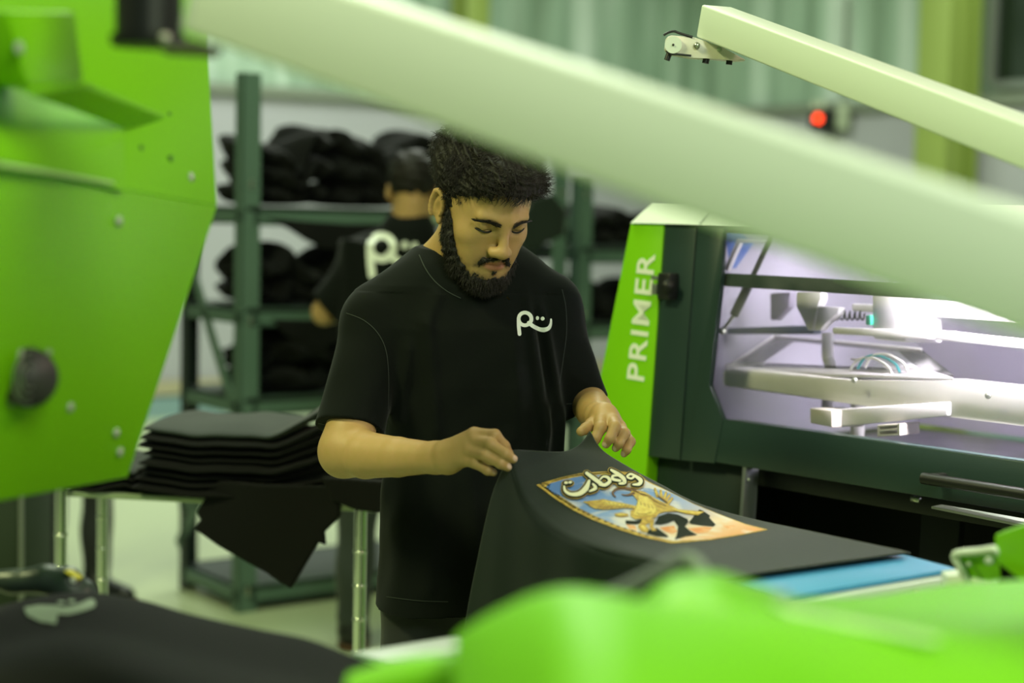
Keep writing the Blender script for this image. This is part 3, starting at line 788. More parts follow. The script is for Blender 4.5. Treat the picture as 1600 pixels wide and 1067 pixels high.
# brows and lashes
def hair_line(name, pts, rad, m, parent, jitter=.0006):
    return tube(name, catmull([HT(*p) for p in pts], 5), rad, m, parent, 6)
def strands(name, P0, D, L, m, parent, rad=.00035, seed=1, curl=.35, npt=5, clump=None):
    r = np.random.RandomState(seed); n = len(P0); base = np.array(wloc(parent))
    hc = bpy.data.hair_curves.new(name); hc.add_curves([npt] * n)
    out = np.zeros((n, npt, 3)); p = P0.copy(); d = D / np.linalg.norm(D, axis=1)[:, None]
    w = np.stack([wav(P0, seed + i, 60) for i in (1, 2, 3)], 1)
    for i in range(npt):
        out[:, i] = p
        d = d + w * curl * .5 + r.normal(size=(n, 3)) * curl * .18; d /= np.linalg.norm(d, axis=1)[:, None]
        w = np.roll(w, 1, axis=1)
        p = p + d * (L[:, None] / (npt - 1))
    out -= base
    hc.attributes['position'].data.foreach_set('vector', out.reshape(-1).astype(np.float32))
    ra = hc.attributes.get('radius') or hc.attributes.new('radius', 'FLOAT', 'POINT')
    ra.data.foreach_set('value', np.tile(np.linspace(rad, rad * .45, npt), n).astype(np.float32))
    hc.materials.append(m); o = bpy.data.objects.new(name, hc); COL.objects.link(o); o.parent = parent; return o
def loc_dir(x, y, z): return HR @ np.array([x, y, z])
# hair
hair = SDF()
hair.ell(HT(0, -.012, .056), (.081, .104, .080), .02, HR)
hair.ell(HT(.006, .058, .086), (.060, .040, .030), .03, HR)
hair.ell(HT(-.006, -.05, .072), (.070, .060, .056), .03, HR)
def haircut(p):
    q = (p - HO) @ HR; y = q[:, 1]; ax = np.abs(q[:, 0])
    lim = np.interp(y, [-.12, -.06, -.028, -.012, .006, .014, .030, .036, .052, .066, .095, .13], [-.060, -.058, -.030, .030, .032, -.006, -.010, .024, .050, .066, .0765, .088])
    lim = lim + .004 * np.sin(ax * 190 + q[:, 0] * 90) + .0025 * np.sin(q[:, 0] * 420)
    return (lim - q[:, 2]) * .6
hair.fn((-9,) * 3, (9,) * 3, haircut, op='i')
hair.fn((-9,) * 3, (9,) * 3, lambda p: .0022 * wav((p - HO) @ HR, 3, 190, 9, (1, .55, 1)) + .0022 * wav((p - HO) @ HR, 5, 420, 9, (1, .5, 1)), op='d')
ho, HV = sdfobj('hair', hair, .0019, HAIR, body)
def surf_pts(o, V, n, seed):
    me = o.data; r = np.random.RandomState(seed); N = np.zeros(len(me.vertices) * 3, dtype=np.float32)
    me.vertices.foreach_get('normal', N); N = N.reshape(-1, 3); co = np.zeros(len(me.vertices) * 3, dtype=np.float32)
    me.vertices.foreach_get('co', co); co = co.reshape(-1, 3) + np.array(wloc(o))
    i = r.randint(0, len(co), n); return co[i].astype(float) + r.normal(size=(n, 3)) * .0008, N[i].astype(float)
hp, hn = surf_pts(ho, HV, 15000, 4)
ql = (hp - HO) @ HR
outer = (((hp - HT(0, -.01, .03)) * hn).sum(1) > .02) & ((ql[:, 2] > .035) | (ql[:, 1] < .02))
hp, hn, ql = hp[outer], hn[outer], ql[outer]
flow = np.stack([.9 * wav(ql, 77, 38, 5) + .25, .8 + .5 * wav(ql, 78, 45, 5), -.3 + .5 * wav(ql, 79, 40, 5) - 1.0 * (ql[:, 2] < .08)], 1) @ HR.T
D = hn * .35 + flow * .8; D -= hn * ((D * hn).sum(1) - .18)[:, None]
Lh = np.where(ql[:, 2] > .07, .020, .010) * np.random.uniform(.6, 1.25, len(hp))
strands('hair_strand', hp - hn * .002, D, Lh, HAIRD, ho, .00045, 11, 1.0, 7)['kind'] = 'stuff'
# beard
QL = (BV - HO) @ HR
def snap(x, z, out=0.0):
    m = (np.abs(QL[:, 0] - x) < .0035) & (np.abs(QL[:, 2] - z) < .0035) & (QL[:, 1] > .02) & (QL[:, 1] < .14)
    return HT(x, (QL[m, 1].max() if m.any() else .09) + out, z)
bd = SDF()
for sx in (-1, 1):
    pts = [(sx * .0635, .013, .012), (sx * .0600, .018, -.010), (sx * .0545, .026, -.030), (sx * .0485, .036, -.050), (sx * .038, .052, -.070), (sx * .017, .074, -.086), (0, .078, -.089)]
    rs = [.0060, .0095, .0140, .0170, .0185, .0200, .021]
    for i in range(6): bd.cap(HT(*pts[i]), HT(*pts[i + 1]), rs[i], rs[i + 1], .014)
    for a_, b_, r0, r1 in (((sx * .052, .018, -.043), (sx * .033, .040, -.080), .015, .020), ((sx * .033, .040, -.080), (0, .055, -.094), .020, .022)): bd.cap(HT(*a_), HT(*b_), r0, r1, .015)
    mu_ = [snap(sx * .003, -.0375, -.0005), snap(sx * .012, -.0385, -.0005), snap(sx * .021, -.0435, -.001), snap(sx * .0265, -.051, -.002), snap(sx * .0285, -.057, -.003)]
    for a_, b_, r0, r1 in zip(mu_, mu_[1:], [.0012, .0020, .0023, .0018], [.0020, .0023, .0018, .0010]): bd.cap(a_, b_, r0, r1, .006)
bd.ell(HT(0, .076, -.090), (.026, .021, .013), .010, HR)
bd.ell(snap(0, -.0675, -.0020), (.0040, .0024, .0035), .002, HR)
bd.ell(HT(0, .062, -.092), (.032, .028, .017), .02, HR)
for sx in (-1, 1): bd.ell(HT(sx * .0130, .103, -.0660), (.0125, .020, .0080), .003, HR, 's')
bd.ell(HT(0, .106, -.0510), (.0215, .016, .0068), .002, HR, 's')
bd.fn((-9,) * 3, (9,) * 3, lambda p: .0016 * wav((p - HO) @ HR, 8, 420, 9) + .0012 * wav((p - HO) @ HR, 9, 800, 9), op='d')
bo, BDV = sdfobj('beard', bd, .0019, HAIR, body)
nearm = (np.abs(QL[:, 0]) < .075) & (QL[:, 1] > .0) & (QL[:, 2] < .01) & (QL[:, 2] > -.12)
stb = np.zeros(len(BV)); dd_ = bd.ev(BV[nearm]); stb[nearm] = np.clip(np.exp(-np.maximum(dd_, 0) / .0038) * .8, 0, .8) * (1 - np.clip(lip[nearm] * 1.3, 0, 1))
setattr_f(body, 'stubble', stb)
bp_, bn = surf_pts(bo, BDV, 9000, 6); ql = (bp_ - HO) @ HR
ok = (bn @ (HR @ np.array([0, 1, 0])) > -.5)
bp_, bn, ql = bp_[ok], bn[ok], ql[ok]
D = bn * .55 + (np.array([0, .25, -1.]) @ HR.T)[None] * .8
Lb = np.where(ql[:, 2] < -.070, .010, .006) * np.random.uniform(.5, 1.2, len(bp_))
Lb = np.where((ql[:, 2] > -.066) & (ql[:, 1] > .06), .0035, Lb)
strands('beard_strand', bp_ - bn * .001, D, Lb, HAIRD, bo, .00034, 21, .5, 4)['kind'] = 'stuff'
for sx in (-1, 1):
    r = np.random.RandomState(40 + sx); t = r.uniform(0, 1, 420); w = r.normal(size=420) * .0017 * (1.15 - t * .7)
    X = sx * (.010 + .041 * t); Yy = .098 - .004 * t - .020 * t * t; Z = .0250 + .0050 * np.sin(t * 2.4) - .003 * t + w * 1.2
    ptsb = np.stack([X, Yy + .0006, Z], 1) @ HR.T + HO
    hit = []
    db = np.stack([sx * np.ones(420), -.15 - .3 * t, .35 - .5 * t], 1) @ HR.T
    tree = None
    for k in range(420):
        ptsb[k] = snap(X[k], Z[k], .0002)
    strands('eyebrow', ptsb, db, r.uniform(.004, .007, 420), HAIRD, body, .00028, 50 + sx, .15, 4)
    lash = [(sx * .018, .0885, .0080), (sx * .025, .0905, .0070), (sx * .033, .0895, .0070), (sx * .041, .0840, .0082), (sx * .0450, .0800, .0095)]
    lash = [(x, y - .0012, z - .0002) for x, y, z in lash]
    tube('eyelashes', catmull([HT(*p) for p in lash], 5), [.0007] + [.0016] * 19 + [.0009], LASH, body, 6)

# ------------------------------------------------------------------ his t-shirt
tee = SDF()
TF = np.array([math.sin(math.radians(22)), -math.cos(math.radians(22)), 0]); TL = np.array([math.cos(math.radians(22)), math.sin(math.radians(22)), 0])
TR_ = np.stack([TL, TF, [0, 0, 1]], 1)
zt = np.array([.78, .95, 1.08, 1.2, 1.3, 1.37, 1.41, 1.44]); 
ctr = [P(730, 950, 2.96), P(738, 800, 2.97), P(738, 690, 2.98), P(738, 590, 2.98), P(730, 510, 2.985), P(726, 460, 2.99), P(724, 440, 2.99), P(722, 420, 2.99)]
cx = np.array([c.x for c in ctr]); cy = np.array([c.y for c in ctr])
aa = np.array([.165, .160, .152, .158, .172, .150, .105, .070]); bb = np.array([.122, .118, .112, .118, .118, .102, .082, .062])
def torso(p):
    z = p[:, 2]; a = np.interp(z, zt, aa); b = np.interp(z, zt, bb)
    q = np.stack([p[:, 0] - np.interp(z, zt, cx), p[:, 1] - np.interp(z, zt, cy)], 1)
    x = q @ TL[:2]; y = q @ TF[:2]
    k = (np.abs(x / a) ** 2.4 + np.abs(y / b) ** 2.4) ** (1 / 2.4)
    d = (k - 1) * np.minimum(a, b) * .85
    return np.maximum(np.maximum(d, z - 1.43), .812 - z)
tee.fn((-.4, 2.75, .79), (.4, 3.2, 1.45), torso)
tee.cap(PP(690, 436, 2.99), PP(588, 500, 2.925), .050, .056, .05)
tee.cap(PP(785, 432, 3.0), PP(852, 474, 3.02), .056, .056, .05)
tee.cap(PP(690, 440, 3.0), PP(785, 440, 3.0), .05, .05, .04)
def cone(s, pts, rs, k): s.cap(pts[0], pts[1], rs[0], rs[1], k, flat=True)
slR = (PP(583, 506, 2.92), PP(547, 671, 2.83)); slL = (PP(856, 486, 3.02), PP(916, 632, 3.04))
cone(tee, slR, (.055, .059), .025); cone(tee, slL, (.054, .0430), .03)
def inner(s, a, b, r): s.cap(a + (b - a) * 1.16, b + (b - a) * .6, r, r, .003, 's')
inner(tee, *slR, .0525); inner(tee, *slL, .0375)
tee.cap(PP(725, 404, 2.975), PP(730, 370, 2.95), .058, .064, .004, 's')
# fold ridges and valleys
def fold(pts, r, dep, op='u', k=.014):
    s = [PP(*p) for p in pts]; tee.chain(s, [r] * len(s), k, op)
def on(p, x): return (p[0], p[1], x)
def fwd(px, py, Y): return (px, py, Y)
def foldmap(p):
    q = p - np.array([cx[3], cy[3], 0]); x = q @ TL; y = q @ TF; z = p[:, 2]; d = np.zeros(len(p)); fr = np.clip(y / .05, 0, 1)
    def rid(x0, z0, x1, z1, w, amp, soft=.05):
        t = np.clip(((x - x0) * (x1 - x0) + (z - z0) * (z1 - z0)) / ((x1 - x0) ** 2 + (z1 - z0) ** 2), 0, 1)
        xx = x0 + t * (x1 - x0); zz = z0 + t * (z1 - z0); dd = np.sqrt((x - xx) ** 2 + (z - zz) ** 2)
        en = np.clip(np.minimum(t, 1 - t) * 6 + .15, 0, 1)
        return -amp * np.exp(-(dd / w) ** 2) * en * fr
    d += rid(.060, 1.37, .100, 1.10, .012, .007) + rid(.085, 1.36, .135, 1.15, .010, .006) - rid(.075, 1.34, .118, 1.12, .009, .005)
    d += rid(.11, 1.20, .09, .98, .012, .008) + rid(.14, 1.17, .145, .95, .012, .008) + rid(.030, 1.33, .045, 1.08, .014, .004)
    d += rid(-.12, 1.33, -.10, 1.10, .012, .006) + rid(-.145, 1.29, -.155, 1.12, .010, .006) + rid(-.09, 1.37, -.125, 1.30, .012, .005)
    d += rid(-.05, 1.12, -.03, .86, .016, .005) + rid(.02, 1.14, .05, .88, .016, .006) + rid(-.10, 1.0, -.12, .84, .014, .005)
    w = (p * np.array([1, 1, .28]))
    d += .0016 * wav(w, 31, 60, 8) * (z < 1.36)
    d += .0010 * wav(p, 32, 55, 8)
    return d
tee.fn((-9,) * 3, (9,) * 3, foldmap, op='d')
teo, TV = sdfobj('t_shirt', tee, .0024, CLOTH, body, smooth_it=2)
# sleeve hem stitching, shoulder seams and collar rib
def ringpts(c, axis, r, n=40, sq=1.0):
    axis = Vector(axis).normalized(); a = axis.orthogonal().normalized(); b = axis.cross(a)
    return [Vector(c) + a * r * math.cos(2 * math.pi * i / n) + b * r * math.sin(2 * math.pi * i / n) * sq for i in range(n + 1)]
collar = []
TB = bvh_of(teo)
nc = PP(725, 420, 2.975)
for i in range(49):
    t = 2 * math.pi * i / 48
    r = .0605
    dirv = TL * math.cos(t) + TF * math.sin(t); pz = 1.425 - .024 * math.sin(t) + .004 * math.cos(t)
    collar.append((nc[0] + dirv[0] * r, nc[1] + dirv[1] * (r * .95), pz))
V = []; F = []
for i, c in enumerate(collar):
    c = Vector(c); rad = (c - Vector((nc[0], nc[1], c.z))).normalized()
    prof = [(-.004, .010), (.001, .011), (.004, .005), (.010, -.006), (.012, -.012), (.006, -.014), (-.002, -.004)]
    for a, b in prof: V.append(c + rad * a + Vector((0, 0, b)))
for i in range(48):
    for k in range(7): F.append((i * 7 + k, (i + 1) * 7 + k, (i + 1) * 7 + (k + 1) % 7, i * 7 + (k + 1) % 7))
mk('collar', V, F, CLOTH, teo)
def logo_polys(ax, ay, s, rot=0, sx=1.0, tail=1.0):
    """brand mark: looped stem, long smiling tail, two dots; unit = mark height"""
    c, si = math.cos(rot), math.sin(rot)
    def M(x, y): x *= sx; return (ax + s * (x * c - y * si), ay + s * (x * si + y * c))
    pr = []
    loop = [M(.33 + .27 * math.cos(t), .30 + .27 * math.sin(t)) for t in [math.pi + 6.2832 * i / 12 for i in range(13)]]
    pr += stroke(loop, s * .155 * min(1, sx), 3)
    pr += stroke([M(.06, .28), M(.07, .6), M(.11, .94)], s * .155, 4)
    pr += stroke([M(.50, .46), M(.68, .60), M(.92, .71), M(1.16, .74), M(1.34, .66), M(1.42, .48), M(1.43, .30)], [s * .16, s * .16, s * .17, s * .19, s * .16, s * .11, s * .08], 5)
    for x, y in ((.86, .25), (1.08, .27)): pr.append(disc(*M(x, y), s * .078, s * .085))
    return pr
decal('chest_logo', logo_polys(808, 487, 37, .02), TB, INK, teo, .0012, 4)
def seam(name, paths, w=1.3, m=None): decal(name, sum([stroke(p, w, 5, False) for p in paths], []), TB, m or SEAM, teo, .0010, 5)
SEAM = mat('seam_thread', (.016, .022, .018), .8)
seam('armhole_seam', [[(541, 489), (568, 500), (590, 520), (603, 548), (607, 590), (606, 640)], [(878, 452), (884, 480), (885, 520), (880, 560), (874, 600)]])
seam('hem_stitching', [[(497, 661), (520, 665), (550, 668), (590, 668)], [(884, 631), (910, 629), (948, 620)], [(604, 932), (650, 938), (700, 940)]])
seam('collar_seam', [[(655, 398), (665, 420), (680, 440), (700, 456), (720, 466)]], 1.5)
# trousers and shoes
tr = SDF()
hip = [A3((mroot.x - .068, 2.94, .80)), A3((mroot.x + .075, 2.98, .80))]
tr.ell((mroot.x, 2.97, .86), (.135, .095, .12), .03)
for i, h_ in enumerate(hip):
    kx = h_ + np.array([0, -.02, -.36]); an = kx + np.array([(-.02, .02)[i], .04, -.36])
    tr.chain([h_, kx, an], [.078, .066, .052], .03)
tr.fn((-9,) * 3, (9,) * 3, lambda p: .0022 * wav(p * np.array([1, 1, .6]), 51, 60, 7), op='d')
sdfobj('trousers', tr, .006, DENIM, body)
for i, h_ in enumerate(hip):
    sh = SDF(); x = h_[0] + (-.02, .02)[i]; y = 2.96
    sh.cap((x, y + .03, .05), (x + .05, y - .16, .035), .042, .036, .02); sh.fn((-9,) * 3, (9,) * 3, lambda p: .004 - p[:, 2], op='i')
    sdfobj('shoe', sh, .006, BLACKP, body)
# ================================================================== helper for the two people further back
def small_person(J, label, trousers, r_head=True, shirt=True, h=.006, pants_r=(.095, .075, .060)):
    """J: joint dictionary of world points"""
    root = Vector((J['hipL'][0] * .5 + J['hipR'][0] * .5, J['hipL'][1], 0))
    s = SDF(); R, O = J['head']; head_sdf(s, R, O, True); T = lambda x, y, z: O + R @ np.array([x, y, z])
    s.cap(T(0, -.022, -.035), J['neck'], .052, .062, .03)
    c = (J['shL'] + J['shR'] + J['neck']) / 3; hp = (J['hipL'] + J['hipR']) / 2
    s.cap(J['shL'], J['shR'], .055, .055, .05); s.cap(c - [0, 0, .06], hp, .085, .085, .05, squash=None)
    for q in 'LR':
        s.chain([J['sh' + q], J['el' + q]], [.050, .042], .02)
        s.cap(J['el' + q], J['wr' + q], .040, .026, .015)
        d = (J['wr' + q] - J['el' + q]); d /= np.linalg.norm(d); hnd = J['wr' + q] + d * .06
        s.cap(J['wr' + q], hnd, .026, .032, .01); w = np.cross(d, [0, 0, 1.]); w /= np.linalg.norm(w)
        for k in range(4):
            b = hnd + w * (.022 * (k - 1.5)); e = b + d * (.075, .085, .08, .065)[k] - np.array([0, 0, .02])
            s.cap(b, (b + e) / 2 + np.array([0, 0, .006]), .0095, .009, .005); s.cap((b + e) / 2 + np.array([0, 0, .006]), e, .009, .0075, .003)
        s.cap(J['wr' + q] + d * .02 + w * .02, J['wr' + q] + d * .075 + w * .062, .012, .009, .008)
    b, BV_ = sdfobj('person', s, h * .7, SKIN, None, root); tag(b, label, 'person')
    hs = SDF(); hs.ell(T(0, -.016, .055), (.085, .105, .088), .02, R)
    def cut(p):
        q = (p - O) @ R; lim = np.interp(q[:, 1], [-.12, -.06, -.028, -.012, .01, .036, .066, .1], [-.050, -.050, -.030, .025, .012, .024, .068, .08]); return (lim - q[:, 2]) * .6
    hs.fn((-99,) * 3, (99,) * 3, cut, op='i'); hs.fn((-99,) * 3, (99,) * 3, lambda p: .003 * wav(p, 5, 160, 7), op='d')
    sdfobj('hair', hs, .004, HAIR, b)
    t = SDF(); ax = J['shL'] - J['shR']; ax /= np.linalg.norm(ax)
    t.cap(J['shL'], J['shR'], .068, .068, .05); t.cap(J['neck'] - [0, 0, .03], (J['shL'] + J['shR']) / 2, .09, .09, .05)
    sh = (J['shL'] + J['shR']) / 2; low = hp - np.array([0, 0, .04]); dn = (sh - low) / np.linalg.norm(sh - low); th = np.cross(ax, dn)
    Lb = np.linalg.norm(sh - low); M = np.stack([ax, th, dn], 1)
    def body_(p):
        q = (p - low) @ M; u = np.clip(q[:, 2] / Lb, 0, 1); a = .165 + .030 * u; bb_ = .125 + .0 * u
        k = (np.abs(q[:, 0] / a) ** 2.6 + np.abs(q[:, 1] / bb_) ** 2.6) ** (1 / 2.6)
        return np.maximum(np.maximum((k - 1) * .105, q[:, 2] - Lb - .02), -q[:, 2] - .03)
    mn = np.minimum(low, sh) - .25; mx = np.maximum(low, sh) + .25; t.fn(mn, mx, body_, .05)
    for q in 'LR':
        e = J['sh' + q] + (J['el' + q] - J['sh' + q]) * .86; t.cap(J['sh' + q], e, .064, .070, .03, flat=True)
        t.cap(e + (e - J['sh' + q]) * .12, e - (e - J['sh' + q]) * .12, .060, .060, .004, 's')
    t.cap(J['neck'] + [0, 0, .01], O - [0, 0, .03], .062, .068, .004, 's')
    t.fn((-99,) * 3, (99,) * 3, lambda p: .004 * wav(p * np.array([1, 1, .4]), 71, 34, 7), op='d')
    to, _ = sdfobj('t_shirt', t, h * .8, CLOTH, b)
    tr = SDF(); tr.cap(J['hipL'] + [0, 0, .04], J['hipR'] + [0, 0, .04], .105, .105, .03)
    for q in 'LR':
        tr.chain([J['hip' + q], J['kn' + q], J['an' + q]], list(pants_r), .03)
    tr.fn((-99,) * 3, (99,) * 3, lambda p: .006 * wav(p * np.array([1, 1, .8]), 81, 40, 7), op='d')
    sdfobj('trousers', tr, h, trousers, b)
    for q in 'LR':
        a = J['an' + q]; f = J['toe'] ; x = SDF(); x.cap((a[0], a[1], .055), tuple(np.array([a[0], a[1], .04]) + f * .17), .05, .042, .02)
        x.cap((a[0], a[1], .08), (a[0], a[1], .14), .05, .045, .03)
        x.fn((-99,) * 3, (99,) * 3, lambda p: .003 - p[:, 2], op='i'); so, _ = sdfobj('shoe', x, .006, BLACKP, b)
        x = SDF(); x.cap((a[0], a[1], .02), tuple(np.array([a[0], a[1], .02]) + f * .17), .055, .047, .02); x.fn((-99,) * 3, (99,) * 3, lambda p: np.maximum(.001 - p[:, 2], p[:, 2] - .022), op='i')
        sdfobj('sole', x, .006, SOLE, so)
    return b, to
YB = 5.65
def b3(x, y, Y): return A3(P(x, y, Y))
hz = lambda px, Y, z: np.array([P(px, 700, Y).x, Y, z])
backhead = head_frame(P(646, 304, YB - .02), math.radians(171), math.radians(14))
J = dict(head=backhead, neck=b3(640, 352, YB - .03), shL=b3(578, 396, YB), shR=b3(712, 398, YB + .06),
         elL=b3(507, 488, YB + .05), elR=b3(760, 500, YB + .12), wrL=b3(560, 490, YB + .24), wrR=b3(705, 500, YB + .28),
         hipL=hz(572, YB + .02, .88), hipR=hz(660, YB + .02, .88), knL=hz(562, YB + .04, .50), knR=hz(672, YB + .04, .50),
         anL=hz(556, YB + .08, .12), anR=hz(672, YB + .08, .12), toe=np.array([0, .9, 0.]))
bm_, bt = small_person(J, 'man seen from behind in black t-shirt with large white back mark, at the rack', GREYT)
bb_ = bvh_of(bt)
decal('back_logo', logo_polys(574, 366, 68, .0), bb_, INK, bt, .003, 5)
YC = 6.35
J = dict(head=head_frame(P(112, 318, YC), math.radians(150), math.radians(10)), neck=b3(112, 372, YC), shL=b3(45, 410, YC), shR=b3(180, 410, YC),
         elL=b3(30, 520, YC), elR=b3(190, 520, YC), wrL=b3(60, 560, YC + .2), wrR=b3(160, 560, YC + .2),
         hipL=hz(98, YC, .90), hipR=hz(146, YC, .90), knL=hz(86, YC, .50), knR=hz(152, YC, .50), anL=hz(80, YC, .12), anR=hz(150, YC, .12), toe=np.array([.75, -.5, 0.]))
small_person(J, 'person in black trousers behind the chrome cart, upper body hidden by lime housing', BLACKM and DENIM, pants_r=(.085, .062, .052))

# ================================================================== the printing machine on the right
Q0 = P(1130, 655, 3.40); Q1 = P(1600, 725, 2.88)
mu = flat(Q1 - Q0).normalized(); mnh = Vector((mu.y, -mu.x, 0)); 
if mnh.y > 0: mnh = -mnh
LEAN = math.radians(3.0); mn_ = (mnh * math.cos(LEAN) + Vector((0, 0, 1)) * math.sin(LEAN)).normalized()
def M_(px, py, off=0.0): return PN(px, py, Q0 + mn_ * off, mn_)
mroot2 = empty('printing_machine', flat(M_(1010, 715)), 'dark green enclosed machine with brightly lit clear window and lime end panel', 'machine')
def mpoly(name, pts, m, off=0, th=.03, bev=.002, parent=None):
    return prism(name, [M_(x, y, off) for x, y in pts], -mn_ * th, m, parent or mroot2, bev)
# lime end panel and its white lettering
def downto(p, z): d = (p - M_(1037, 350)); return p
gp = [M_(985, 349, .004), M_(1037, 350, .004), M_(1011, 712, .004)]
low1 = gp[2] + (gp[2] - gp[1]).normalized() * 1.0; low1 = gp[2] + (gp[2] - gp[1]) * ((gp[2].z - .03) / (gp[1].z - gp[2].z))
gl = M_(943, 560, .004); low0 = gl + (gl - gp[0]) * .75; low00 = Vector((low0.x, low0.y, .03)) + Vector((.0, 0, 0))
panel = prism('end_panel', [gp[0], gp[1], gp[2], low1, low00, low0], -mn_ * .05, LIME, mroot2, .003)
def ptext(name, txt, p0, p1, hgt, m, parent):
    """lettering running from p0 to p1 on the machine face"""
    cu_ = bpy.data.curves.new(name, 'FONT'); cu_.body = txt; cu_.size = 1; cu_.extrude = .0; cu_.offset = .016; cu_.space_character = 1.12
    tmp = bpy.data.objects.new(name, cu_); COL.objects.link(tmp)
    dg = bpy.context.evaluated_depsgraph_get(); dg.update(); me = tmp.evaluated_get(dg).to_mesh()
    vs = np.array([tuple(v.co) for v in me.vertices]); fs = [tuple(p.vertices) for p in me.polygons]
    tmp.evaluated_get(dg).to_mesh_clear(); bpy.data.objects.remove(tmp)
    vs[:, 0] = (vs[:, 0] - vs[:, 0].min()) / (vs[:, 0].max() - vs[:, 0].min()); hh = vs[:, 1].max()
    vs[:, 1] /= hh
    X = (p1 - p0); Y = (X.normalized().cross(-mn_)).normalized() * hgt
    W_ = [p0 + X * v[0] + Y * v[1] + mn_ * .0012 for v in vs]
    o = mk(name, W_, fs, m, parent, False); thicken(o, .001); return o
a, b = M_(1006, 596, .004), M_(1024, 397, .004); 
lt = ptext('lettering', 'PRIMER', a, b, (M_(980, 594, .004) - a).length, INK, panel)
if (M_(982, 594, .004) - a).dot(Vector(lt.data.vertices[0].co)) is None: pass
# frame with two window openings
def fr(pts, name='front_frame', off=0, th=.05, m=DARKG): return mpoly(name, pts, m, off, th, .002)
RX = 1990
def yl(y0, x):  # follow the machine's horizontal direction at picture height y0 (given at x=1130)
    p = M_(1130, y0); d = ray(x, y0); q = None
    # point on the plane with the same height
    n = mn_; lo, hi = y0 - 400, y0 + 400
    for _ in range(40):
        mid_ = (lo + hi) / 2; z = M_(x, mid_).z
        if z > p.z: lo = mid_
        else: hi = mid_
    return (lo + hi) / 2
T0, T1, T2, B1, B2_ = 350, 362, 425, 655, 722
frame = fr([(1037, 350), (1088, 350), (1062, 712 + 7), (1011, 712)])
fr2 = fr([(1089.5, 350), (1131, 350), (1127, 430), (1107, 600), (1107.5, 604), (1130, 655), (1116, 724), (1063.5, 719)], 'window_frame', .003, .012)
fr([(1130, 350), (RX, yl(350, RX)), (RX, yl(362, RX)), (1130, 362)], 'top_frame', .002)
fr([(1126, 426), (RX, yl(426, RX)), (RX, yl(447, RX)), (1125, 447)], 'cross_bar', -.012, .03, mat('cross_bar_green', (.03, .075, .055), .35))
fr([(1130, 655), (RX, yl(655, RX)), (RX, yl(722, RX)), (1117, 722)], 'bottom_frame', .002)
gpane = mpoly('window_pane', [(1128, 360), (RX, yl(360, RX)), (RX, yl(657, RX)), (1131, 657), (1106, 601)], ACRYL, -.008, .004, 0)
# lower half: dark panel, thin metal strip, deep black recess
bl = M_(1011, 716); zb = .06
def dn(p, z): 
    d = (M_(1130, 655) - M_(1128, 500)).normalized(); d = (Vector((0, 0, -1)) - mn_ * Vector((0, 0, -1)).dot(mn_)).normalized(); return p + d * ((p.z - z) / -d.z)
def lower(name, x0, x1, off, m, th=.03, ytop=722):
    a = M_(x0, yl(ytop, x0), off); b = M_(x1, yl(ytop, x1), off)
    return prism(name, [a, b, dn(b, zb), dn(a, zb)], -mn_ * th, m, mroot2, .002)
lower('lower_panel', 1012, 1160, -.03, mat('lower_panel_green', (.010, .022, .019), .45), .03)
lower('edge_strip', 1160, 1166, .0, GREYM, .04, 718)
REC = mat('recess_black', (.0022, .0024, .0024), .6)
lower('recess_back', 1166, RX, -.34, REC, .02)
lower('recess_divider', 1440, 1500, -.20, mat('divider_charcoal', (.010, .012, .012), .5), .02, 745)
lip = [M_(1166, yl(722, 1166), -.05), M_(RX, yl(722, RX), -.05)]
prism('recess_lip', [lip[0], lip[1], lip[1] - UZ * .035, lip[0] - UZ * .035], -mn_ * .02, BLACKM, mroot2, .002)
# cabinet shell
back = -mnh * .85
def shellp(name, a, b, m, off=0): return prism(name, [a, b, b + back, a + back], (0, 0, .012), m, mroot2)
tl, trt = M_(985, 349), M_(RX, yl(349, RX)); il, ir = M_(1060, 500, -.06), M_(RX, yl(500, RX), -.06)
zt0 = M_(1130, 352).z; zb0 = M_(1130, 726).z
def at_z(p, z): return Vector((p.x, p.y, z))
prism('side_wall', [at_z(il, zb0), at_z(il, zb0) + back, at_z(il, zt0) + back, at_z(il, zt0)], mu * -.02, MGREY, mroot2)
prism('side_wall', [at_z(ir, zb0), at_z(ir, zb0) + back, at_z(ir, zt0) + back, at_z(ir, zt0)], mu * .02, MGREY, mroot2)
prism('back_wall', [at_z(il, zb0) + back, at_z(ir, zb0) + back, at_z(ir, zt0) + back, at_z(il, zt0) + back], back * .03, mat('inner_back_grey', (.24, .225, .28), .5), mroot2)
prism('inner_floor', [at_z(il, zb0 - .01), at_z(ir, zb0 - .01), at_z(ir, zb0 - .01) + back, at_z(il, zb0 - .01) + back], (0, 0, -.02), mat('inner_floor_grey', (.06, .055, .07), .35, var=(9, (.12, .11, .14), 1)), mroot2)
# pale roof: bevelled front and flat top
r1, r2_ = M_(985, 348.5, .01), M_(RX, yl(348.5, RX), .01)
hp1 = r1 + mu * .015 - mnh * .05 + UZ * .045; hp2 = r2_ - mnh * .05 + UZ * .045
k1 = hp1 - mnh * .72; k2 = hp2 - mnh * .72; e1 = at_z(r1, r1.z) - mnh * .85; e2 = at_z(r2_, r2_.z) - mnh * .85
Vr = [r1, r2_, hp2, hp1, k1, k2, e1, e2]; Fr = [(0, 1, 2, 3), (3, 2, 5, 4), (0, 3, 4, 6), (4, 5, 7, 6), (1, 7, 5, 2), (0, 6, 7, 1)]
mk('roof_cover', Vr, Fr, MINT, mroot2, False)
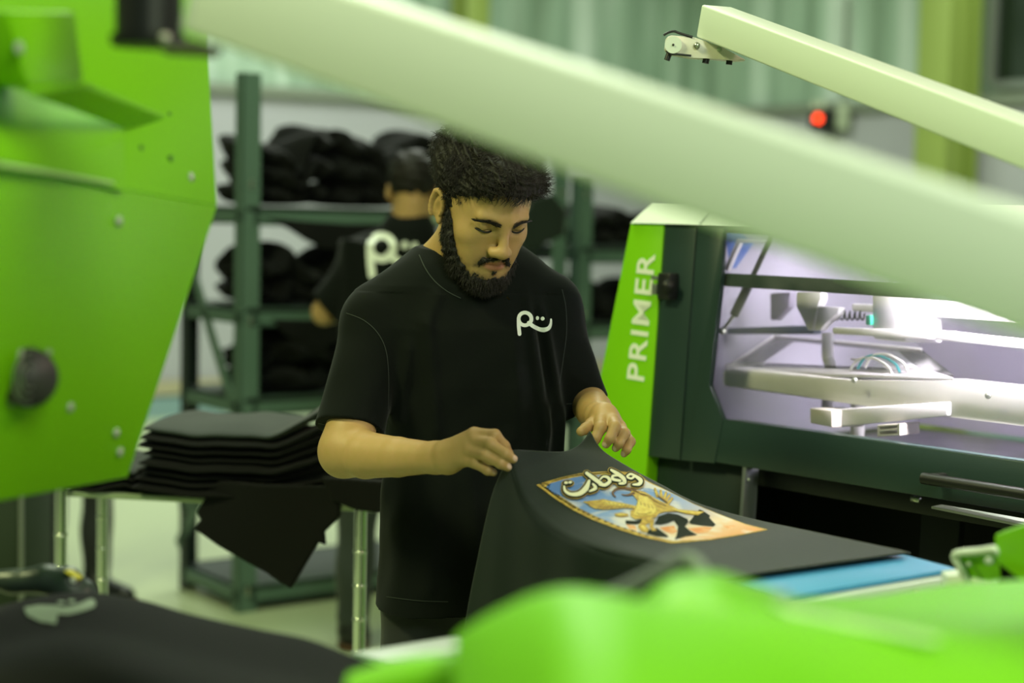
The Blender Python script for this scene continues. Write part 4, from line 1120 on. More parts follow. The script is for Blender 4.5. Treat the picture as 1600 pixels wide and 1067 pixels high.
# outer walls below and behind so that the cabinet is closed
prism('outer_side', [at_z(M_(1011, 716, -.06), .03), at_z(M_(1011, 716, -.06), .03) + back, at_z(r1 - mnh * .8 + mu * .04, zt0), at_z(M_(1037, 352, -.06), zt0)], mu * .01, DARKG, mroot2)
prism('plinth', [at_z(M_(1011, 716, -.06), .002), at_z(M_(RX, 716, -.06), .002), at_z(M_(RX, 716, -.06), .002) + back, at_z(M_(1011, 716, -.06), .002) + back], (0, 0, .06), BLACKM, mroot2)
# latch, warning label, handle
lc = M_(1044, 447, .012)
Rm = Matrix((mu, -mnh, (0, 0, 1))).transposed()
lat = box('latch', lc, (.036, .03, .055), BLACKP, mroot2, .004, Rm)
box('latch_hook', M_(1026, 434, .016), (.022, .012, .008), GREYM, lat, .001, Rm)
box('latch_hook', M_(1025, 452, .016), (.014, .012, .022), GREYM, lat, .001, Rm)
V, F = tubemesh([M_(1044, 447, .026), M_(1044, 447, .034)], .014, 20); mk('latch_knob', V, F, BLACKM, lat)
wl = mpoly('warning_label', [(1361, 415), (1402, 416), (1402, 428), (1361, 427)], INK, .0, .002, 0)
mpoly('warning_symbol', [(1376, 419), (1390, 419.5), (1390, 425), (1376, 424.5)], YELLOW, .001, .001, 0, wl)
h0, h1 = M_(1442, 747, .05), M_(1700, yl(747 - 37, 1700) if False else 800, .05); h1 = h0 + mu * .62 - UZ * .0
hb = tube('handle', [h0, h1], .0105, BLACKM, mroot2, 16)
for e in (.01, .60):
    tube('handle_foot', [h0 + mu * e, h0 + mu * e - mn_ * .055], .010, BLACKP, hb, 10)
prism('handle_ledge', [h0 - UZ * .045 + mu * .02 - mn_ * .03, h1 - UZ * .045 - mn_ * .03, h1 - UZ * .062 - mn_ * .0, h0 - UZ * .047 + mu * .02 - mn_ * .0], (0, 0, -.004), GREYM, mroot2)
V, F = tubemesh([M_(1425, 779, -.02), M_(1437, 781, -.02)], .006, 10); mk('bolt', V, F, STEEL, mroot2)
V, F = tubemesh([M_(1170, 749, .0), M_(1170, 749, .004)], .003, 10); mk('bolt', V, F, STEEL, mroot2)
# inside the cabinet
def I(px, py, off): return M_(px, py, -off * .6)
tube('gas_strut', [I(1206, 368, .06), I(1176, 432, .06)], .0055, BLACKM, mroot2, 10)
gs = tube('gas_strut', [I(1176, 432, .06), I(1147, 492, .06)], .0095, BLACKM, mroot2, 12)
tube('strut_rod', [I(1147, 492, .06), I(1130, 515, .06)], .004, STEEL, gs, 8)
bmq = bmesh.new(); bmesh.ops.create_uvsphere(bmq, u_segments=12, v_segments=8, radius=.008, matrix=Matrix.Translation(I(1129, 517, .06)))
mkbm('strut_joint', bmq, STEEL, gs, True)
def ibox(name, pts, off, th, m=MWHITE, bev=.003, parent=None):
    return prism(name, [I(x, y, off * .6) for x, y in pts], -mn_ * th, m, parent or mroot2, bev)
rl = ibox('guide_rail', [(1135, 512), (1270, 508), (1270, 522), (1135, 522)], .55, .03, mat('rail_blue_grey', (.10, .12, .18), .4))
ibox('carriage_bracket', [(1244, 456), (1283, 456), (1283, 470), (1276, 478), (1270, 516), (1262, 516), (1243, 478)], .34, .02)
ibox('carriage_bracket', [(1277, 478), (1312, 480), (1308, 492), (1290, 502), (1283, 516), (1272, 516)], .32, .02)
ibox('bracket_shadow_plate', [(1203, 458), (1235, 456), (1232, 480), (1212, 500), (1203, 500)], .60, .02, mat('plate_grey', (.22, .20, .26), .5))
ibox('print_head', [(1361, 455), (1414, 457), (1416, 535), (1362, 530)], .30, .12, MWHITE, .008)
ibox('print_head_base', [(1300, 511), (1450, 516), (1450, 530), (1300, 522)], .28, .10, MWHITE, .004)
ibox('valve_block', [(1352, 492), (1361, 492), (1361, 508), (1352, 508)], .28, .02, mat('green_valve', (.02, .4, .25), .4))
for k in range(7):
    x = 1296 + k * 8; 
    if k != 0: tube('cable_loop', catmull([I(x, 486, .33), I(x + 1, 497, .32), I(x + 5, 499, .32), I(x + 7, 490, .33)], 4), .002, BLACKM, mroot2, 6)
ibox('gantry_beam', [(1415, 512), (1700, 540), (1700, 556), (1415, 526)], .34, .05, MWHITE, .006)
ibox('gantry_rail', [(1330, 474), (1800, 500), (1800, 518), (1330, 486)], .55, .05, MWHITE, .004)
ibox('glow_panel', [(1418, 452), (1900, 470), (1900, 512), (1418, 484)], .62, .04, GLOW, .004)  # added glowing panel standing in for the brightly lit back area
# long white pallet arm and clear cover over it
pa = [PN(1137, 572, Q0 - mn_ * .30, mn_), None]
def xz(px, py, off): return I(px, py, off)
bar = [I(x, y, .16) for x, y in ((1129, 579), (1129, 603), (1370, 637), (1480, 651), (1600, 666), (1850, 697), (1850, 650), (1600, 609), (1471, 595), (1335, 594), (1146, 574))]
prism('pallet_arm', bar, -mnh * .08, mat('arm_cream', (.86, .84, .82), .4), mroot2, .006)
prism('arm_cover_rail', [I(1133, 568, .21), I(1133, 578, .21), I(1490, 590, .16), I(1440, 574, .25), I(1250, 566, .36)], -UZ * .006, mat('cover_pale', (.6, .58, .6), .4), mroot2, .001)
cov = [I(1140, 571, .25), I(1210, 525, .55), I(1440, 546, .50), I(1490, 586, .20)]
prism('clear_cover', cov, -UZ * .003, ACRYL, mroot2)
tube('cover_edge', [I(1140, 571, .25), I(1210, 525, .55), I(1440, 546, .50)], .003, MWHITE, mroot2, 6)
# tray and its bracket below
ibox('drip_tray', [(1265, 637), (1300, 641), (1300, 668), (1265, 661)], .12, .10, CREAM, .003)
prism('drip_tray', [I(1300, 640, .12), I(1480, 628, .02 + .12), I(1480, 650, .14), I(1300, 668, .12)], -mnh * .12, MWHITE, mroot2, .003)
cb = [(1371, 664, 1406, 661, 1406, 680, 1371, 682)]
bmz = bmesh.new()
for (x0, y0, x1, y1) in ((1371, 664, 1406, 667), (1371, 671, 1406, 674), (1371, 679, 1406, 682)):
    addprism(bmz, [I(x0, y0, .10), I(x1, y0 - 2, .10), I(x1, y1 - 2, .10), I(x0, y1, .10)], -mnh * .06, .001)
addprism(bmz, [I(1402, 662, .10), I(1406, 662, .10), I(1406, 680, .10), I(1402, 680, .10)], -mnh * .06)
addprism(bmz, [I(1371, 664, .10), I(1374, 664, .10), I(1374, 682, .10), I(1371, 682, .10)], -mnh * .06)
mkbm('slotted_bracket', bmz, CREAM, mroot2)
tube('vertical_post', [I(1293, 520, .36), I(1293, 640, .36)], .012, MWHITE, mroot2, 12)
tube('vertical_post', [I(1340, 560, .36), I(1340, 690, .36)], .014, MWHITE, mroot2, 12)
for k, (x, y) in enumerate(((1350, 565), (1362, 562), (1374, 560))):
    tube('hose', catmull([I(x - 22, y + 14, .20), I(x - 10, y - 2 - k, .20), I(x + 12, y - 6, .20), I(x + 36, y + 6, .20), I(x + 44, y + 20, .20)], 6), .0028, [MWHITE, mat('hose_teal', (.05, .35, .40), .4), MWHITE][k], mroot2, 8)
for x, y in ((1335, 594), (1544, 618)):
    bmq = bmesh.new(); bmesh.ops.create_uvsphere(bmq, u_segments=12, v_segments=8, radius=.006, matrix=Matrix.Translation(I(x, y, .10)))
    mkbm('bolt', bmq, STEEL, mroot2, True)
# lamp tubes inside the cabinet
for k, (x, off) in enumerate(((.55, .30), (.55, .62))):
    a = at_z(il, zt0 - .045) - mnh * (off - .05) + mu * .72; tube('lamp_tube', [a, a + mu * .75], .013, GLOW, mroot2, 10)
la = area('machine_lamp_right', at_z(il, zt0 - .03) - mnh * .10 + mu * .90, at_z(il, zb0 + .12) - mnh * .32 + mu * .84, .5, 58, (1, .95, .99), .30)
lb = area('machine_lamp_left', at_z(il, zt0 - .03) - mnh * .35 + mu * .22, at_z(il, zb0) - mnh * .35 + mu * .22, .25, 1.6, (1, .94, .99), .3)

prism('blue_duct', [I(1131, 358, .10), I(1150, 362, .14), I(1168, 380, .2), I(1140, 420, .1)], -mnh * .02, mat('duct_blue', (.06, .12, .35), .4), mroot2, .002)
prism('inner_cover_edge', [I(1131, 420, .05), I(1152, 372, .09), I(1200, 374, .2), I(1200, 378, .2), I(1156, 378, .09), I(1136, 424, .05)], -mnh * .01, MWHITE, mroot2, .001)
prism('roof_seam', [M_(1093, 349.5, .0115), M_(1094.5, 349.5, .0115), M_(1094.5, 349.5, .0115) + (hp1 - r1 - mu * .015), M_(1093, 349.5, .0115) + (hp1 - r1 - mu * .015)], mnh * .0015, DARKG, mroot2)

eo = M_(RX, 716, -.0); ez = at_z(eo, .03)
prism('outer_side', [ez, ez + back, at_z(r2_ - mnh * .8, zt0), at_z(M_(RX, yl(352, RX)), zt0)], mu * .012, DARKG, mroot2)
# ================================================================== printed shirt on the blue platen
ZP = 1.03
def SP(px, py, z=ZP + .006): return PZ(px, py, z)
rowsF = [P(921, 671, 2.765), P(940, 703, 2.745), P(978, 728, 2.715), P(1030, 756, 2.665), P(1090, 786, 2.605), SP(1165, 809), SP(1285, 835), SP(1422, 864)]
rowsN = [P(803, 700, 2.607), P(812, 735, 2.575), P(832, 776, 2.525), P(868, 812, 2.465), P(928, 844, 2.375), SP(1010, 869), SP(1080, 884), SP(1140, 903)]
NR, NC = len(rowsF), 9
ctrl = []
for i in range(NR):
    row = []
    for j in range(NC):
        t = j / (NC - 1); p = rowsF[i].lerp(rowsN[i], t); sag = math.sin(math.pi * t)
        if i == 0: p = p + Vector((0, 0, -.020 * sag - .006 * math.sin(2 * math.pi * t))) + Vector((.25, -.2, 0)) * .05 * sag
        elif i < 5: p = p + Vector((0, 0, (.004, .010, .012, .010)[i - 1] * sag))
        row.append(p)
    ctrl.append(row)
def rowfull(i):
    """near edge rolls over and hangs down"""
    r = list(ctrl[i]); n = r[-1]; dirn = flat(rowsN[i] - rowsF[i]).normalized()
    k = [ .018, .020, .024, .026, .024, .018, .014, .010][i]
    r.append(n + dirn * k * .7 - UZ * k * .25); r.append(n + dirn * k - UZ * k * .9)
    left = Vector((-.05, .0, 0)) * max(0, 1 - i / 2.6)
    drop = [.50, .50, .48, .42, .36, .30, .22, .14][i]
    base = r[-1]
    for q in (.12, .3, .5, .75, 1.0):
        w = .016 * math.sin(i * 1.9 + q * 2.2) * q
        r.append(base - UZ * drop * q + left * (q ** .6) * 1.5 + dirn * (w + .012 * q))
    return r
G = [rowfull(i) for i in range(NR)]
def cr(p0, p1, p2, p3, t): return .5 * ((2 * p1) + (p2 - p0) * t + (2 * p0 - 5 * p1 + 4 * p2 - p3) * t * t + (3 * p1 - p0 - 3 * p2 + p3) * t ** 3)
def dense(G, su, sv):
    cols = [catmull(r, sv) for r in G]; m = len(cols[0]); out = []
    n = len(cols)
    for i in range(n - 1):
        for k in range(su):
            t = k / su; out.append([cr(cols[max(i - 1, 0)][j], cols[i][j], cols[i + 1][j], cols[min(i + 2, n - 1)][j], t) for j in range(m)])
    out.append(cols[-1]); return out
DG = dense(G, 12, 8); nr_, nc_ = len(DG), len(DG[0]); Vs = []
for i, r in enumerate(DG):
    for j, p in enumerate(r):
        u = i / (nr_ - 1); q = np.array([[p.x, p.y, p.z]])
        if u < .6 or j > 70: p = p + UZ * (.0014 * float(wav(q, 91, 45, 6)[0])) * (1 - u) + Vector((0, -1, 0)) * (.003 * float(wav(q * np.array([1, 1, .3]), 92, 40, 6)[0]) if j > 72 else 0)
        if i < 2: p = p - Vector((0, 0, .0015))
        Vs.append(p)
shroot = flat(rowsN[5])
ps = mk('printed_t_shirt', Vs, grid_faces(nr_, nc_), CLOTHG, None, True, SP(1140, 900))
thicken(ps, .0022)
tag(ps, 'black t-shirt with a colourful fantasy print, stretched from his hands onto the blue platen', 'shirt')
# lower layer of the shirt that lies under the print and falls behind
PB = bvh_of(ps)
# the print -------------------------------------------------------
border = [(838, 758), (856, 752), (882, 745), (905, 740), (940, 737), (975, 737), (1000, 742), (1012, 752), (1045, 768), (1085, 788), (1130, 806), (1165, 819), (1200, 828), (1160, 836), (1110, 844), (1050, 849), (1010, 841), (965, 827), (925, 812), (895, 797), (868, 780), (852, 768)]
def downf(x, y):
    return max(0, min(1, ((x - 920) * .0021 + (y - 752) * .0062)))
inner_ = [(853, 761), (862, 760), (859, 756), (880, 750), (905, 745), (940, 742), (975, 742), (998, 745), (1014, 755), (1045, 769), (1085, 789), (1130, 807), (1164, 820), (1194, 828), (1160, 835), (1110, 843), (1052, 846), (1012, 837), (968, 823), (930, 807), (900, 792), (876, 776), (868, 768), (866, 772)]
decal('print_border', [border], PB, GOLD, ps, .0010, 7)
decal('print_sky', [inner_], PB, SKYP, ps, .0016, 6, ('down', downf))
dk = []
for (x0, y0), (x1, y1) in zip(border[16:], border[17:] + border[:1]):
    for k in range(4):
        t = (k + .4) / 4; x = x0 + (x1 - x0) * t; y = y0 + (y1 - y0) * t; dk.append(disc(x + 5, y - 2.4, 2.4, .8, 8))
dk += stroke([(846, 758), (852, 756), (858, 759), (856, 764), (850, 762)], 1.0, 3) + stroke([(862, 753), (880, 747.5), (905, 742.5), (950, 739)], .9, 3)
dk += stroke([(857, 766), (866, 773), (880, 782), (900, 795)], .9, 3)
decal('print_border_pattern', dk, PB, PBLACK, ps, .0022, 6)
decal('print_ground', [[(1030, 825), (1052.5, 822), (1058, 831), (1050, 835), (1039, 831)], [(1073.5, 826), (1100, 823.5), (1114, 825), (1105, 832.7), (1089, 835)],
                        [(978, 820), (992, 822), (996, 830), (984, 828)], [(1128, 822), (1150, 822), (1140, 828)]], PB, PORANGE, ps, .0020, 6)
decal('print_rock', [[(1028, 808), (1043, 802.5), (1059, 805), (1073.5, 812), (1075, 817), (1069.5, 823.5), (1077, 830), (1089, 837), (1071, 839), (1054, 844.5), (1058, 834), (1059, 823.5), (1060, 816), (1052.5, 814), (1043, 818), (1031.5, 821), (1022, 819.5), (1026, 813)],
                     [(1092, 797), (1097, 798.5), (1109, 806.5), (1107.6, 810), (1118, 821), (1114, 823.5), (1097, 822), (1079, 819.5), (1076, 817), (1090.5, 815.6), (1100, 811.7), (1096, 807.7), (1092, 806.4)],
                     [(1013, 829), (1026, 826), (1043, 838), (1044.6, 840.5), (1026, 839), (1010.5, 835)], [(977, 814), (992, 815), (1006, 812), (1007, 817), (994, 820), (978, 820)]], PB, PBLACK, ps, .0028, 6)
wing = [(910, 785), (934, 782.5), (942, 781), (955, 784), (974, 787.5), (997, 792.5), (992, 796), (977, 795), (956, 797), (942, 797.5), (930, 796), (922, 792.5), (934, 791), (917, 788)]
body_ = [(988, 766), (1000, 768), (1008, 770), (1022, 779), (1039, 788), (1050, 792), (1059, 797), (1100, 800.5), (1090, 806.5), (1071, 804), (1058, 800.5), (1039, 801), (1029, 804), (1024, 810), (1007, 812), (992, 812.5), (985, 807.5), (985, 799), (996, 794), (997, 785), (990, 776), (984, 772)]
leg2 = [(1004, 811), (1018, 810), (1016, 818), (1008, 822), (1014, 828), (1011, 833), (1003, 832), (996, 824), (1000, 819)]
leg3 = [(1018, 812), (1022, 812), (1020, 824), (1026, 830), (1019, 831), (1014, 824)]
tail_ = [(960, 804), (971, 802), (981, 804), (982, 807.5), (971, 809), (962, 807.5)]
fea = []
for a_, b_ in (((1023, 765), (1027, 776)), ((1032, 768), (1033, 778)), ((1040.5, 771), (1037, 781)), ((1046, 775), (1040, 784)), ((1050, 780), (1043, 788))): fea += stroke([a_, b_], [3.4, 5.2], 3)
decal('print_goat', [wing, body_, leg2, leg3, tail_] + fea, PB, GOLD, ps, .0032, 6)
decal('print_goat_highlight', [[(998, 776), (1010, 778), (1020, 788), (1028, 797), (1020, 806), (1002, 808), (990, 806), (992, 799), (1001, 794)], [(1040, 795), (1062, 799), (1096, 801.5), (1090, 805), (1066, 802)],
       [(940, 783), (958, 786), (982, 791), (968, 792), (945, 790)], [(1004, 822), (1010, 828), (1006, 830), (1000, 825)], [(963, 804.5), (975, 804), (978, 806), (966, 807)]] + stroke([(1024, 768), (1026, 775)], 1.6, 3) + stroke([(1033, 770), (1033, 777)], 1.6, 3) + stroke([(1040, 773), (1038, 780)], 1.6, 3), PB, GOLDL, ps, .0038, 6)
decal('print_goat_horn', stroke([(992, 767.5), (982, 765), (972, 764), (962, 766), (957, 772), (962, 778)], [4, 3.8, 3.6, 3.6, 3.2, 1.2], 5) + stroke([(971, 774), (980, 775), (990, 772)], [1.0, 2.6, 4], 4), PB, BROWN, ps, .0034, 6)
feathers = []
for k in range(9): feathers += stroke([(934 + k * 6.5, 796.5 - k * .15), (940 + k * 6, 793.2)], .7, 2)
for k in range(7): feathers += stroke([(944 + k * 6.5, 786 + k * .8), (948 + k * 6, 789 + k * .6)], .6, 2)
feathers += stroke([(1000, 773), (1012, 776), (1024, 785), (1040, 792)], 1.0, 3) + stroke([(1027, 776), (1034, 781), (1042, 787)], 1.4, 3) + stroke([(994, 803), (1004, 806), (1018, 802)], .7, 3) + stroke([(1008, 813), (1012, 818)], .8, 2) + stroke([(990, 768), (998, 771)], 1.2, 2)
for k in range(5): feathers += stroke([(1000 + k * 6, 786 + k * 2), (1002 + k * 6, 791 + k * 2)], .7, 2)
decal('print_goat_detail', feathers, PB, BROWN, ps, .0044, 6)
let = [([(881, 763), (883, 770), (892, 775), (905, 774), (915, 766), (920, 754)], [3.2, 4.4, 5.2, 7.2, 8.6, 4]),
       ([(926, 759), (930, 765.5), (921, 770.5)], [3, 6, 2.5]), ([(916, 742), (928, 751), (939, 759)], [5.2, 6.4, 6]),
       ([(937, 752), (942, 747.5), (949, 749), (952, 755), (945, 760.5), (937, 759.5)], [2.2, 3.2, 4.6, 5.4, 5.4, 5]),
       ([(954, 737), (964, 743), (973, 750), (975, 757), (967, 758.5)], [3.6, 6, 6.4, 5.4, 3]), ([(966, 746), (957, 746.5), (957, 751.5), (968, 754)], [2.2, 4, 4.6, 4]),
       ([(979, 747), (984, 743.5), (990, 746), (986, 750.5), (980, 749)], [3.4, 3.8, 4, 3.4, 3]), ([(991, 746), (1000, 753), (998, 759), (988, 760)], [4, 6.6, 5.6, 2])]
pog = []; polyo = []; polyi = []
for pts, w in let:
    pog += stroke(pts, [q + 6.6 for q in w], 5); polyo += stroke(pts, [q + 4.6 for q in w], 5); polyi += stroke(pts, w, 5)
polyi += [disc(884, 757, 3.2, 2.2), disc(890.5, 756.5, 3.0, 2.0)]; polyo += [disc(887, 757, 9, 4.6)]; pog += [disc(887, 757, 10.2, 5.6)]
decal('print_lettering_rim', pog, PB, GOLD, ps, .0047, 6)
decal('print_lettering_outline', polyo, PB, PBLACK, ps, .0054, 6)
decal('print_lettering', polyi, PB, PCREAM, ps, .0066, 6)
# ------------------------------------------------------------------ the platen
pc = [PZ(1140, 902, ZP), PZ(1420, 866, ZP), PZ(1493, 885, ZP), PZ(1225, 929, ZP)]
ax = ((pc[2] - pc[1]) + (pc[3] - pc[0])).normalized(); 
plr = empty('print_platen', flat(pc[0] - ax * .3), 'blue-topped flat printing platen with a pale metal rim under the printed shirt', 'platen')
e0 = (pc[3] - pc[2]).normalized()
pl = [pc[0] - ax * .30 + e0 * -.02, pc[1] - ax * .26 + e0 * .06, pc[1] - ax * .03 + e0 * .008, pc[1], pc[2], pc[3], pc[0]]
prism('blue_pad', [p - UZ * .002 for p in pl], (0, 0, -.006), BLUEP, plr, .001)
e0 = (pc[3] - pc[2]).normalized()
prism('rim', [p - UZ * .009 + (Vector()) for p in pl], (0, 0, -.022), MINT, plr, .002)
cen = sum(pl, Vector()) / 7
prism('front_rail', [pc[3] - UZ * .010 + ax * .012, pc[2] - UZ * .010 + ax * .012, pc[2] - UZ * .010, pc[3] - UZ * .010], (0, 0, -.026), MINT, plr, .002)
s0 = cen - UZ * .031
prism('support_arm', [s0 + e0 * .03 - ax * .3, s0 - e0 * .03 - ax * .3, s0 - e0 * .03 + ax * .22, s0 + e0 * .03 + ax * .22], (0, 0, -.05), GREYM, plr, .003)
tube('support_column', [Vector((s0.x, s0.y, .03)), s0 - UZ * .05], .045, GREYM, plr, 20)
prism('base_plate', [flat(s0) + Vector((x, y, 0.002)) for x, y in ((-.18, -.18), (.18, -.18), (.18, .18), (-.18, .18))], (0, 0, .03), BLACKM, plr, .003)
for t in (.35, .7):
    q = pc[3].lerp(pc[2], t) - UZ * .02 + ax * .014
    V, F = tubemesh([q, q + ax * .006], .005, 10); mk('bolt', V, F, STEEL, plr)

# ================================================================== lime machine head at the left
RYp = 2.15; RE = P(340, 322, RYp)
pd = Vector((.30, .954, 0)).normalized(); pn = Vector((pd.y, -pd.x, 0))     # face looks toward picture right
def L_(px, py, off=0.0): return PN(px, py, RE + pn * off, pn)
lh = empty('printer_head_housing', flat(L_(150, 700)), 'large lime green folded-metal machine head filling the left edge, with screws and a round vent', 'machine')
up = [L_(-90, -30), L_(180, -60), L_(318, -60), L_(325, 88), L_(340, 322)]
ridge = [L_(-90, 215), L_(340, 322)]
lowp = [L_(340, 322), L_(200, 746), L_(-90, 800), L_(-90, 215)]
def sheet(name, pts, th, m=LIME, off=0, bev=.004): return prism(name, [p + pn * off for p in pts], -pn * th, m, lh, bev)
def fold_off(px, py):
    yr = 245 + (322 - 245) * (px + 90) / 430
    return -.15 * max(0, (yr - py) / 380) if py < yr else -.065 * ((py - yr) / 480)
def Lp(px, py, x=0): return L_(px, py, fold_off(px, py) + x)
prism('upper_plate', [Lp(-90, -60), Lp(318, -60), Lp(325, 88), Lp(340, 322), Lp(-90, 245)], -pn * .20, LIME, lh, .002)
prism('lower_plate', [Lp(-90, 245), Lp(340, 322), Lp(200, 746), Lp(-90, 800)], -pn * .20, LIME, lh, .002)
prism('middle_plate', [Lp(-90, 112, .016), Lp(30, 140, .016), Lp(196, 193, .010), Lp(196, 300, .008), Lp(-90, 228, .012)], -pn * .012, LIME, lh, .003)
prism('ridge_highlight', [Lp(-90, 236, .014), Lp(180, 283, .010), Lp(180, 290, .010), Lp(-90, 246, .016)], -pn * .014, mat('ridge_highlight_green', (.30, .52, .12), .4), lh, .002)  # pale strip paints the light reflected along the fold
# protruding box with a dark underside
bx = [L_(30, 20, .05), L_(128, 24, .05), L_(134, 132, .05), L_(44, 137, .05)]
bxo = prism('cover_box', [L_(8, 16, .05), L_(118, 18, .05), L_(132, 128, .05), L_(44, 134, .05)], -pn * .12, LIME, lh, .004)
prism('gusset', [L_(134, 128, .045), Lp(262, 180, .002), Lp(196, 194, .014), L_(44, 138, .045)], -UZ * .006, LIME, lh, .001)
def screw(px, py, off, m=STEEL, r=.006, nm='screw', par=None):
    q_ = Lp(px, py, .001) if off < .02 else L_(px, py, off); V, F = tubemesh([q_, q_ + pn * .003], r, 14); return mk(nm, V, F, m, par or lh)
for x, y, o_ in ((297, 277, .001), (184, 345, .012), (108, 636, .010), (180, 676, .006), (186, 706, .004), (28, 75, .052)): screw(x, y, o_, mat_slot)
HOLE = mat('screw_hole', (.03, .12, .01), .5)
for x, y in ((218, 232), (264, 248), (262, 180)): screw(x, y, .001, HOLE, .004, 'screw_hole')
vc = Lp(43, 590, .016)
V, F = tubemesh([Lp(43, 590, -.02), Lp(43, 590, .014)], .032, 32); vent = mk('fan_grille', V, F, mat('grille_dark', (.05, .045, .05), .5), lh)
for r_ in (.012, .020, .028):
    c = [vc + pd * (r_ * math.cos(t)) + UZ * (r_ * math.sin(t)) + pn * .002 for t in [6.2832 * i / 24 for i in range(25)]]
    tube('grille_ring', c, .0014, GREYM, vent, 6)
for x, y in ((16, 628), (62, 612), (30, 552), (74, 548)): screw(x, y, .012, mat_slot, .005)
tube('stand', [flat(L_(-330, 600)) + Vector((0, 0, .002)), L_(-330, 600)], .06, LIME, lh, 16)
prism('side_arm', [L_(-340, 500, -.02), L_(-80, 500, -.02), L_(-80, 640, -.02), L_(-340, 640, -.02)], -pn * .08, LIME, lh)
# ------------------------------------------------------------------ big pale arm across the picture
def beam(name, a, b, hgt, wid, m, parent, roll=0.0):
    """box beam: a, b = lower front edge ends"""
    a, b = Vector(a), Vector(b); d = (b - a).normalized(); sd = d.cross(UZ).normalized()
    if sd.y < 0: sd = -sd
    u = sd.cross(d); u = u if u.z > 0 else -u; sd2 = sd
    bm = bmesh.new(); addprism(bm, [a, a + sd2 * wid, a + sd2 * wid + u * hgt, a + u * hgt], b - a, .004, 3)
    return mkbm(name, bm, m, parent, auto=35)
A0 = P(287, 50, 1.46); A1 = P(1600, 532, 1.06); dA = (A1 - A0)
ar = empty('swing_arm', flat(A1 + dA * .98), 'wide pale blurred machine arm sloping across the whole upper picture', 'machine arm')
beam('arm_beam', A0, A1 + dA * 1.0, .074, .060, MINT, ar)
beam('arm_end_cap', A0 - dA * .004, A0 + dA * .001, .072, .058, MINT, ar)
pe = A1 + dA * .97; tube('arm_post', [flat(pe) + Vector((.02, .03, .002)), pe + Vector((.02, .03, -.0))], .035, MINT, ar, 16)
# black motor cap under its left end
mc = P(232, 60, 1.62)
mo = empty('motor', mc, 'black cylindrical motor hanging between the lime housing and the pale arm', 'motor')
Vm, Fm = tubemesh([mc + UZ * .16, mc + UZ * .001], .031, 36); mk('motor_body', Vm, Fm, BLACKP, mo).data.set_sharp_from_angle(angle=.8)
Vm, Fm = tubemesh([mc + UZ * .002, mc - UZ * .008], [.036, .034], 36); mk('motor_flange', Vm, Fm, BLACKM, mo).data.set_sharp_from_angle(angle=.8)
fl = P(308, 70, 1.60)
prism('flange_lip', [P(240, 66, 1.60), P(300, 62, 1.58), P(346, 76, 1.58), P(338, 84, 1.60), P(262, 80, 1.63)], (0, 0, -.004), mat('lip_grey', (.16, .12, .16), .4), mo)
V, F = tubemesh([P(258, 60, 1.575), P(258, 60, 1.570)], .005, 12); mk('screw', V, F, STEEL, mo)
# ------------------------------------------------------------------ second pale arm, upper right
C0 = P(1087, 58, 2.95); C1 = P(1600, 266, 2.20); dC = C1 - C0
ar2 = empty('swing_arm', flat(C1 + dC * .5), 'narrower pale machine arm in the upper right corner with a roller bracket at its tip', 'machine arm')
beam('arm_beam', C0, C1 + dC * .52, .056, .060, MINT, ar2)
pe = C1 + dC * .50; tube('arm_post', [flat(pe) + Vector((.03, .03, .002)), pe + Vector((.03, .03, 0))], .035, MINT, ar2, 16)
YK = 2.93
def K(px, py, o=0): return P(px, py, YK + o)
brk = prism('roller_bracket', [K(1042, 58), K(1048, 55), K(1085, 58), K(1130, 74), K(1166, 94), K(1150, 95), K(1120, 92), K(1080, 90), K(1046, 84), K(1040, 76)], (0, .03, 0), CREAM, ar2, .002)
V, F = tubemesh([K(1052, 70, -.004), K(1052, 70, .02)], .0145, 26); mk('roller', V, F, MINT, brk).data.set_sharp_from_angle(angle=.8)
V, F = tubemesh([K(1052, 70, -.006), K(1052, 70, -.003)], .002, 10); mk('roller_pin', V, F, BLACKP, brk)
V, F = tubemesh([K(1089, 71, -.006), K(1089, 71, 0)], .0055, 14); mk('bolt', V, F, STEEL, brk)
V, F = tubemesh([K(1124, 77, -.006), K(1124, 77, 0)], .0045, 14); mk('bolt', V, F, mat_slot, brk)
tube('cable', catmull([K(1037, 55), K(1044, 51), K(1053, 49), K(1062, 52), K(1082, 58)], 5), .0022, BLACKP, brk, 8)
tube('cable', catmull([K(1041, 79), K(1048, 84), K(1060, 85), K(1080, 87)], 4), .0018, BLACKP, brk, 8)
for a, b, r_ in (((1046, 83), (1042, 94), .0052), ((1104, 90), (1102, 99), .0058), ((1140, 93), (1139, 101), .0055)):
    V, F = tubemesh([K(*a, .01), K(*b, .01)], r_, 12); mk('rubber_foot', V, F, BLACKP, brk).data.set_sharp_from_angle(angle=.8)

# ================================================================== lime covers at the bottom, near the lens
def loft(name, rows, m, parent, su=8, sv=8, th=.006):
    Dn = dense(rows, su, sv); V = [p for r in Dn for p in r]
    o = mk(name, V, grid_faces(len(Dn), len(Dn[0])), m, parent); thicken(o, th); return o
fc = empty('printer_base_cover', (0.35, 1.0, 0), 'big glossy lime green machine cover, strongly blurred along the bottom right', 'machine cover')
Yr = [1.30, 1.24, 1.18, 1.14, 1.12, 1.12, 1.14, 1.18, 1.22]
ridge_ = [(716, 1000), (760, 972), (830, 940), (890, 929), (960, 938), (1040, 952), (1200, 966), (1420, 985), (1700, 975)]
rows = []
rows.append([P(x, y + 45, Y + .10) for (x, y), Y in zip(ridge_, Yr)])
rows.append([P(x, y + 4, Y + .03) for (x, y), Y in zip(ridge_, Yr)])
rows.append([P(x, y + 4, Y - .03) for (x, y), Y in zip(ridge_, Yr)])
rows.append([P(x, y + 75, Y - .12) for (x, y), Y in zip(ridge_, Yr)])
rows.append([P(x, y + 210, Y - .22) for (x, y), Y in zip(ridge_, Yr)])
